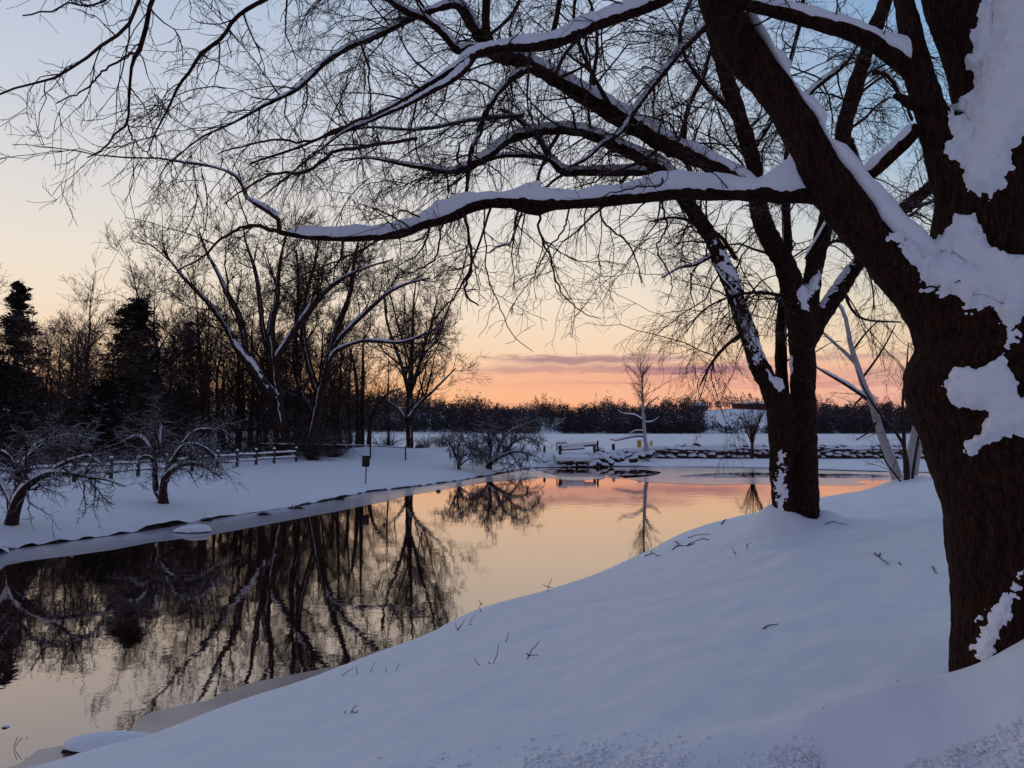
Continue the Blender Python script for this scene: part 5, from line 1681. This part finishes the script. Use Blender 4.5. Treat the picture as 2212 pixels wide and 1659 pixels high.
# long snow covered stone by the ice edge
q = gp(415, 1150)
t = thing('boulder', 'flat snow covered stone lying in the ice edge off the far bank', 'rock', (q[0], q[1], 0))
V, T_ = ico_rock(9, .52, .3, .16)
mk('rock', V + (q[0], q[1], .0), None, M['rock'], t, T=T_, smooth=False)
th = np.linspace(0, 2 * math.pi, 28, endpoint=False)
V = []
for i in range(7):
    ph = i / 6 * math.pi / 2
    for a_ in th:
        ex = math.cos(ph) ** .7
        xx = .56 * ex * math.cos(a_)
        V.append((q[0] + xx, q[1] + .33 * ex * math.sin(a_) * (1 - .35 * (xx < 0) * abs(xx) / .56), .04 + (.17 + .12 * xx) * math.sin(ph)))
V = np.array(V)
V[:, 2] += .012 * fbm(V, 5, 2)
mk('snow_cap', V, grid_quads(7, 28, True), M['snow'], t)
# snow ledge at the near water edge, lower left
q = gp(235, 1600, .1)
t = thing('boulder', 'low snow covered stone at the near water edge on the lower left', 'rock', (q[0], q[1], 0))
V, T_ = ico_rock(12, .42, .14, .1)
mk('rock', V + (q[0], q[1] + .02, 0), None, M['rock'], t, T=T_, smooth=False)
V, Q = dome((q[0] + .02, q[1] + .02, .05), .47, .2, .11, 24, 7, 3)
mk('snow_cap', V, Q, M['snow'], t)
rock_thing('boulder', 'tiny snowy stone in the ice below the slender tree', 'rock', 1020 - 50, 1053 - 4, gp(950, 1062)[1], 10, 6, 14, z=.02) if False else None
q = gp(947, 1061)
rock_thing('boulder', 'tiny snow topped stone frozen in the ice under the slender tree', 'rock', 947, 1061, q[1], 10, 7, 15, z=.03)
q = gp(12, 1571)
V, T_ = ico_rock(17, .035, .03, .02)
tag(mk('stone', V + (q[0], q[1], .0), None, M['rock'], T=T_), 'small dark stone poking out of the water at the left edge', 'rock')
# boulders on the ploughed ridge by the lake
rr = np.random.default_rng(150)
for k, (X, Y, wp, lab) in enumerate(((1026, 962, 24, 'snow capped boulder on the ridge behind the slim crabapple'),
                                     (905, 962, 16, 'snow capped boulder beside the slender tree trunk'),
                                     (960, 968, 20, 'snow capped boulder on the ridge left of the slim crabapple'))):
    D = 74
    rock_thing('boulder', lab, 'rock', X, Y + 6, D, wp, 14, 20 + k)

# ------------------------------------------------------------------ stone wall
wall_y = 74.6
xs0, xs1 = at(1404, 975, wall_y)[0], at(2060, 975, wall_y)[0]
tw = thing('stone_wall', 'long low dry stone wall with snow on every stone before the lake', 'wall', ((xs0 + xs1) / 2, wall_y, fh((xs0 + xs1) / 2, wall_y)))
stone_meshes = []
for k in range(10):
    V, T_ = ico_rock(30 + k, 1, 1, 1, .3, 1 if k < 5 else 2)
    me = mesh_data('stone', V, None, T_, smooth=False)
    me.materials.append(M['stone'])
    stone_meshes.append(me)
rw = np.random.default_rng(160)
def put_stone(x, y, z, sx, sy, sz, parent, k=None):
    o_ = bpy.data.objects.new('stone', stone_meshes[int(rw.integers(10)) if k is None else k])
    col.objects.link(o_)
    o_.parent = parent
    o_.location = Vector((x, y, z)) - parent.location
    o_.scale = (sx, sy, sz)
    o_.rotation_euler = (rw.normal() * .15, rw.normal() * .2, rw.uniform(-.5, .5))
    return o_
ns = 0
for row, (zr, hr) in enumerate(((.16, .32), (.56, .32), (.92, .3), (1.12, .22))):
    x = xs0 + rw.random()
    while x < xs1:
        w_ = rw.uniform(.24, .55) * (1.5 if rw.random() < .2 else 1)
        slope = .25 * row * .35
        if not (row == 3 and rw.random() < .5):
            put_stone(x + w_, wall_y - .25 + slope + rw.normal() * .09, fh(x, wall_y - 1.0) + zr + rw.normal() * .09, w_ * 1.0, .42, hr * rw.uniform(.7, 1.25), tw)
            ns += 1
        x += 2 * w_ * .92
print('wall stones', ns)
# ragged snow blanket on top of the wall
n = 260
xx = np.linspace(xs0 - .5, xs1, n)
V = []
prof = [(-.75, -.16), (-.62, .03), (-.35, .13), (0, .17), (.5, .14), (1.2, -.1)]
for x in xx:
    k1 = float(vnoise(np.array([[x, 3, 1]]), .9)[0]); k2 = float(vnoise(np.array([[x, 9, 1]]), 2.6)[0])
    for u, v in prof:
        V.append((x, wall_y + .15 + u + .15 * k2, 1.36 + v * (1 + .8 * k1) + .05 * k2))
mk('snow_blanket', np.array(V), grid_quads(n, len(prof))[:, ::-1], M['snow_cap'], tw)

# rocks piled beside the spillway: each one a thing
spill = [(1160, 1003), (1172, 1007), (1180, 998), (1192, 1006), (1186, 1008), (1150, 1009), (1272, 993), (1286, 985), (1300, 990), (1316, 996), (1276, 1003), (1290, 1000), (1304, 1004), (1264, 1000), (1330, 992), (1345, 988),
         (1360, 984), (1372, 990), (1385, 986), (1352, 976), (1370, 977), (1338, 980), (1318, 980), (1296, 974), (1270, 982), (1398, 982)]
spill += [(x_ + rr.normal() * 5, y_ + rr.normal() * 4) for x_, y_ in spill[6:] * 2]
for k, (X, Y) in enumerate(spill):
    Y = min(Y, 1007)
    D = 64.3 + (1008 - Y) * (.10 if Y > 988 else .22)
    q = at(X, Y, D)
    t = tag(thing('boulder', None, None, (q[0], D, q[2])), 'snow capped rock in the tumbled pile around the spillway', 'rock', 'rocks piled around the spillway')
    w_ = rr.uniform(9, 18) * D / F
    V, T_ = ico_rock(60 + k, w_ * .6, w_ * .5, w_ * rr.uniform(.36, .55), .34, 2)
    ca_, sa_ = math.cos(k * 1.7), math.sin(k * 1.7)
    V = V @ np.array([[ca_, sa_, 0], [-sa_, ca_, 0], [0, 0, 1]]) @ np.array([[1, 0, .25 * sa_], [0, 1, 0], [0, 0, 1]])
    mk('rock', V + (q[0], D, q[2]), None, M['stone'], t, T=T_, smooth=False)
    if rr.random() < .6:
        V, Q = dome((q[0], D, q[2] + w_ * .18), w_ * .52, w_ * .45, w_ * .30, 12, 5, k)
        mk('snow_cap', V, Q, M['snow_cap'], t)

# ------------------------------------------------------------------ spillway and timber guard rail
def B3(X, Y, D):
    return at(X, Y, D)
tsp = thing('spillway', 'dark stone spillway with a snow covered slab beside the rocks', 'spillway', at(1238, 1008, 64.8))
x0, x1 = at(1206, 1000, 65)[0], at(1266, 1000, 65)[0]
mk('face', *box(((x0 + x1) / 2, 65.6, .25), (x1 - x0, 2.2, .86)), M['dark_earth'], tsp, smooth=False)
for k in range(9):
    xk = x0 + (k + .5) * (x1 - x0) / 9
    for zrow in (.1, .4):
        put_stone(xk + rw.normal() * .05, 64.45, zrow + rw.normal() * .03, .16, .1, .15, tsp)
nx = 40
xx = np.linspace(x0 - .25, x1 + .25, nx); V = []
for x in xx:
    k2 = float(vnoise(np.array([[x, 5, 2]]), 2.2)[0])
    for u, v in ((64.3, -.10), (64.35, .06), (64.6, .15), (65.4, .2), (67.0, .24), (68.6, .2)):
        V.append((x, u, .69 + v + .04 * k2 - .1 * (u < 64.32)))
mk('snow_slab', np.array(V), grid_quads(nx, 6)[:, ::-1], M['snow_cap'], tsp)

tg = thing('guard_rail', 'snow covered timber rails on short posts above the spillway', 'railing', at(1250, 985, 67.5))
for X, Y0, Y1, D, w_ in ((1210, 990, 962, 67.5, .24), (1284, 974, 956, 70.5, .2), (1291, 972, 952, 71.0, .16), (1203, 968, 955, 70, .1)):
    p0, p1 = at(X, Y0 + 6, D), at(X, Y1, D)
    bar('post', p0, (p0[0], p0[1], p1[2]), w_, w_, w_, w_, M['wood'], tg)
for (Xa, Ya, Da), (Xb, Yb, Db), hh in (((1207, 967, 67.4), (1287, 961, 70.6), .22), ((1205, 958, 69.4), (1225, 957, 69.6), .08), ((1212, 972, 67.5), (1262, 969, 69), .14)):
    p0, p1 = at(Xa, Ya, Da), at(Xb, Yb, Db)
    bar('rail', p0, p1, .16, .14, hh, hh * .8, M['wood'], tg, .004, 5)
    L = np.array([np.append(p0 * (1 - s) + p1 * s + (0, 0, hh * .15), .12) for s in np.linspace(.01, .99, 7)])
    snow_cap([L], [1.25], 'snow_cap', tg, M['snow_cap'], 2, wfac=1.0)
p0, p1 = at(1213, 987, 66.6), at(1262, 986, 67)
bar('beam', p0, p1, .25, .22, .18, .16, M['wood'], tg)
L = np.array([np.append(p0 * (1 - s) + p1 * s + (0, 0, .04), .16) for s in np.linspace(.01, .99, 7)])
snow_cap([L], [1.4], 'snow_cap', tg, M['snow_cap'], 5, wfac=1.0)

def post_thing(name, label, X, Y0, Y1, D, w_, mat, group=None, h_extra=0):
    p0, p1 = at(X, Y0 + 5, D), at(X, Y1, D)
    t = thing(name, label, 'post', p0, group)
    bar('shaft', p0, (p0[0], p0[1], p1[2]), w_, w_, w_, w_, mat, t)
    V, Q = dome((p0[0], p0[1], p1[2] - .01), w_ * .6, w_ * .6, .09)
    mk('snow_cap', V, Q, M['snow_cap'], t)
post_thing('bollard', 'short dark timber post between the guard rail and the lone birch', 1325, 972, 959, 74, .26, M['wood'])
post_thing('bollard', 'dark timber post at the left of the spillway behind the broad crabapple', 1176, 985, 964, 70, .2, M['wood'])
post_thing('marker_post', 'widest yellow post just left of the lone birch trunk', 1381, 968, 951, 77, .36, M['yellow'])
post_thing('marker_post', 'short yellow post just right of the lone birch trunk', 1404, 968, 955, 77, .1, M['yellow'])
post_thing('marker_post', 'taller thin yellow post right of the short one by the birch', 1408, 968, 951, 77.3, .13, M['yellow'])

# ------------------------------------------------------------------ grass and dark edge along the far shore
rg = np.random.default_rng(170)
fsw = FS[(FS[:, 1] > 14) & (FS[:, 1] < 63) & (FS[:, 0] < 3)]
fsw = dense(fsw[::4], 3000)
dens_ = vnoise(np.hstack([fsw, np.zeros((len(fsw), 1))]), .55) + .5 * vnoise(np.hstack([fsw, np.ones((len(fsw), 1))]), 2.0)
sel = fsw[dens_ > .38]
base = sel[rg.integers(0, len(sel), 2600)] + rg.normal(0, .05, (2600, 2))
P = np.empty((2600, 4, 3)); P[:, 0, :2] = base; P[:, 0, 2] = 0
d = rg.normal(0, .6, (2600, 3)); d[:, 2] = rg.uniform(.4, 1.0, 2600); d[:, 1] -= .3
for i in range(1, 4):
    d /= np.linalg.norm(d, axis=1, keepdims=True)
    P[:, i] = P[:, i - 1] + d * rg.uniform(.02, .06, (2600, 1))
    d[:, 2] -= .25
tag(Geo().tubes(P, np.tile([.007, .006, .005, .002], (2600, 1)), 3).mk('dry_grass', M['grass']), 'dark dry grass poking out of the snow along the far waterline', 'grass', kind='stuff')
# dark earth lip under the snow along the far shore
c = FS[(FS[:, 1] > 10) & (FS[:, 1] < 66) & (FS[:, 0] < 30)]
c = dense(c[::5], 900)
nrm = np.gradient(c, axis=0); nrm /= np.linalg.norm(nrm, axis=1, keepdims=True); nrm = np.stack([nrm[:, 1], -nrm[:, 0]], 1)
jz = vnoise(np.hstack([c, np.zeros((len(c), 1))]), .35); jz2 = vnoise(np.hstack([c, np.zeros((len(c), 1))]), 2.3)
V = np.stack([np.column_stack([c + nrm * .04, np.full(len(c), -.05)]), np.column_stack([c + nrm * .02, .012 + .010 * np.maximum(jz2, -.5)]), np.column_stack([c - nrm * .12, .02 + 0 * jz])], 1).reshape(-1, 3)
tag(mk('muddy_edge', V, grid_quads(len(c), 3), M['dark_earth']), kind='structure')
# clumps of dark leaves / roots on the far shore
for k, (X, Y, w_, lab) in enumerate(((445, 1120, 10, 'dark root clump above the flat snow covered stone'), (570, 1107, 16, 'dark leafy clump sticking out at the far waterline'), (640, 1093, 26, 'wide clump of dark dry stalks on the far waterline'),
                                     (735, 1074, 14, 'dark forked stump at the far waterline below the sign'), (1070, 1018, 12, 'dark root under the broad crabapple at the waterline'), (1035, 1025, 12, 'dark clump at the waterline below the slim crabapple'))):
    q = gp(X, Y + 6)
    D = q[1]
    nst = 60
    P = np.empty((nst, 5, 3)); P[:, 0] = np.array([q[0], q[1], .0]) + rg.normal(0, 1, (nst, 3)) * (w_ * D / F * .3, .05, .02)
    d = rg.normal(0, .8, (nst, 3)); d[:, 2] = rg.uniform(0, .9, nst)
    for i in range(1, 5):
        d /= np.linalg.norm(d, axis=1, keepdims=True)
        P[:, i] = P[:, i - 1] + d * rg.uniform(.02, .055, (nst, 1)); d += rg.normal(0, .3, (nst, 3))
    P[..., 2] = np.maximum(P[..., 2], -.05)
    tag(Geo().tubes(P, np.tile([.018, .016, .013, .01, .004], (nst, 1)), 4).mk('root_clump', M['grass']), lab, 'plant')

# crumbs and clods of trodden snow in front of the photographer
rg = np.random.default_rng(180)
import bmesh
bm = bmesh.new(); bmesh.ops.create_icosphere(bm, subdivisions=1, radius=1)
iv = np.array([v.co[:] for v in bm.verts]); it = np.array([[v.index for v in f.verts] for f in bm.faces]); bm.free()
pts_ = []
while len(pts_) < 1700:
    if rg.random() < .68:
        X, Y = rg.uniform(800, 1780), 1668 - abs(rg.normal()) * 30
        if vnoise(np.array([[X / 90, 1, 1]]), 1)[0] < .05 and rg.random() < .9: continue
    else:
        X, Y = rg.uniform(1950, 2230), 1600 + rg.normal() * 42
        if Y < 1560 + (2212 - X) * .35: continue
    pts_.append((X, Y))
pts_ = np.array(pts_)
rays = np.array([at(x_, y_, 1.0) for x_, y_ in pts_])
Dv = np.full(len(pts_), 3.8)
for _ in range(12):
    q_ = rays[:, :2] * Dv[:, None]
    Dv = .5 * Dv + .5 * (near_h(q_) - CAMZ) / (rays[:, 2] - CAMZ)
cand = rays[:, :2] * Dv[:, None]
cz = near_h(cand)
sz = np.abs(rg.normal(0, 1, len(cand))) * .006 + .003
g = Geo()
V = iv[None] * (1 + .3 * rg.normal(0, 1, (len(cand), len(iv), 1))) * sz[:, None, None] * np.array([1.3, 1.3, .8]) + np.column_stack([cand, cz + sz * .1])[:, None, :]
T_ = (it[None] + (np.arange(len(cand)) * len(iv))[:, None, None]).reshape(-1, 3)
tag(mk('snow_clods', V.reshape(-1, 3), None, M['snow'], T=T_), 'crumbs of trodden snow scattered along the bottom edge of the bank', 'snow', kind='stuff')

# ------------------------------------------------------------------ fallen twigs and stalks in the near snow
def ntwig(label, lines, r=1.1, name='fallen_twig', stand=True):
    """lines: picture polylines; the first point stands on the snow"""
    X, Y = lines[0][0]
    q = hit(X, Y, near_h)
    D = q[1]
    Ls = []
    rg_ = np.random.default_rng(int(X * 7 + Y))
    for l in lines:
        o_ = []
        for i, (x_, y_) in enumerate(l):
            p_ = at(x_, y_, D) if stand else hit(x_, y_, near_h) + (0, 0, .01)
            o_.append([*p_, r * .78 * (1 - .55 * i / len(l)) * max(D, 4) / F])
        L = np.array(o_)
        if stand and l is lines[0]:
            L[0, 2] -= .02
        Ls.append(L)
    P, R = resample(Ls, 9)
    P = P + rg_.normal(0, .0016 * D / 6, P.shape)
    P[:, :, 1] += np.linspace(0, .05, 9)[None] * rg_.normal(0, 1, (len(P), 1))
    tag(Geo().tubes(P, R, 5).mk(name, M['twig_fore']), label, 'twig')
ntwig('upright curved twig with a bent foot near the water in mid foreground', [[(1062, 1433), (1068, 1427), (1075, 1405), (1078, 1385)], [(1060, 1434), (1054, 1433)]], 1.4)
ntwig('thin low twig lying left of the curved upright twig', [[(1040, 1437), (1030, 1433), (1023, 1425)]], 1.2)
ntwig('short upright twig right above the curved one', [[(1091, 1387), (1096, 1378), (1100, 1364)]], 1.2)
ntwig('forked K shaped twig standing in the foreground snow', [[(1136, 1424), (1148, 1406), (1166, 1384)], [(1141, 1417), (1150, 1417), (1164, 1419)], [(1141, 1415), (1138, 1409)]], 1.5)
ntwig('small branching sprig low in the left foreground', [[(755, 1542), (762, 1532), (769, 1527)], [(760, 1536), (768, 1538), (775, 1533)]], 1.5)
ntwig('tiny bent sprig just left of the branching sprig', [[(743, 1541), (747, 1534), (749, 1530)]], 1.3)
ntwig('pair of crossing stalks at the snow edge on the left', [[(773, 1456), (770, 1437)], [(740, 1459), (752, 1449), (765, 1440)]], 1.1)
ntwig('single slanting stalk right of the crossing stalks', [[(798, 1453), (804, 1443), (808, 1433)]], 1.0)
ntwig('short twin stalks furthest right of the stalks on the left edge', [[(837, 1452), (835, 1438)], [(856, 1449), (861, 1436)]], .9)
ntwig('wispy stalks leaning over the water edge at centre', [[(988, 1362), (996, 1350), (1004, 1338)], [(986, 1362), (983, 1350)], [(988, 1361), (998, 1352)]], 1.0)
ntwig('second pair of thin stalks just right at the water edge', [[(1013, 1350), (1018, 1340), (1027, 1330)], [(1014, 1350), (1020, 1347)]], 1.0)
ntwig('crooked stalk standing against the bright water', [[(1040, 1322), (1036, 1312), (1038, 1304), (1033, 1296)], [(1038, 1304), (1044, 1303)]], 1.1)
ntwig('wiry stalk cluster against the water further along the bank', [[(1183, 1278), (1186, 1264), (1192, 1248)], [(1184, 1268), (1172, 1262)], [(1184, 1268), (1194, 1270)]], 1.0)
ntwig('tangled twig lying at the bank crest below the birch reflection', [[(1392, 1202), (1400, 1200), (1410, 1195), (1420, 1202), (1428, 1200)], [(1408, 1196), (1406, 1188)]], 1.4, stand=False)
ntwig('long branchy twig lying on the crest left of the middle tree', [[(1452, 1188), (1466, 1180), (1484, 1180), (1500, 1175)], [(1466, 1180), (1462, 1172), (1455, 1170)], [(1484, 1180), (1500, 1170), (1520, 1164), (1532, 1168)]], 1.7, stand=False)
ntwig('straight bare stick leaning at the bank crest left of the middle tree', [[(1556, 1133), (1562, 1128), (1568, 1122)]], 2.4)
ntwig('thin arched stick on the snow below the leaning stick', [[(1487, 1163), (1500, 1158), (1520, 1155), (1534, 1155)]], 1.1, stand=False)
ntwig('short thick knobbly stick lying alone in the open snow', [[(1649, 1360), (1660, 1355), (1674, 1353), (1687, 1353)], [(1652, 1358), (1650, 1354)]], 1.9, stand=False)
ntwig('forked stick lying to the right of the middle tree', [[(1888, 1195), (1899, 1203), (1912, 1213), (1926, 1223)], [(1899, 1203), (1901, 1195)]], 1.7, stand=False)
ntwig('tiny splinter of wood right of the forked stick', [[(1942, 1216), (1945, 1219), (1948, 1222)]], 1.6, stand=False)
ntwig('short stick lying close to the huge trunk', [[(2015, 1225), (2018, 1232), (2023, 1240)]], 1.8, stand=False)
ntwig('branched twig on the snow just right of the middle tree mound', [[(1781, 1134), (1790, 1130), (1800, 1128), (1828, 1134)], [(1800, 1128), (1796, 1122)]], 1.2, stand=False)
ntwig('two small stalks near the foot of the big snow mound', [[(1926, 1483), (1925, 1472)], [(1932, 1482), (1944, 1472)]], 1.2)
ntwig('thin forked stalk in the snow under the crest below the middle tree', [[(1592, 1200), (1586, 1190), (1580, 1182)], [(1590, 1196), (1583, 1193)]], 1.0)
ntwig('thin Y shaped stalk left of the middle tree mound', [[(1612, 1187), (1616, 1178), (1622, 1172)], [(1614, 1180), (1610, 1174)]], 1.0)
# reed twigs rising out of the water on the left
q = gp(30, 1617)
P, R = resample([np.array([[*at(x_, y_, q[1]), .003] for x_, y_ in l]) for l in ([(29, 1619), (40, 1603), (48, 1594)], [(30, 1612), (35, 1600), (38, 1592)], [(56, 1598), (60, 1592)])], 6)
P[..., 2] = np.maximum(P[..., 2], -.02)
tag(Geo().tubes(P, R, 4).mk('reed_stalk', M['twig_fore']), 'thin stalks sticking out of the water at lower left', 'plant')

print('objects', len(bpy.data.objects), 'tris', sum(sum(1 if 0 else 0 for _ in ()) + len(m_.loops) - 2 * len(m_.polygons) for m_ in bpy.data.meshes))
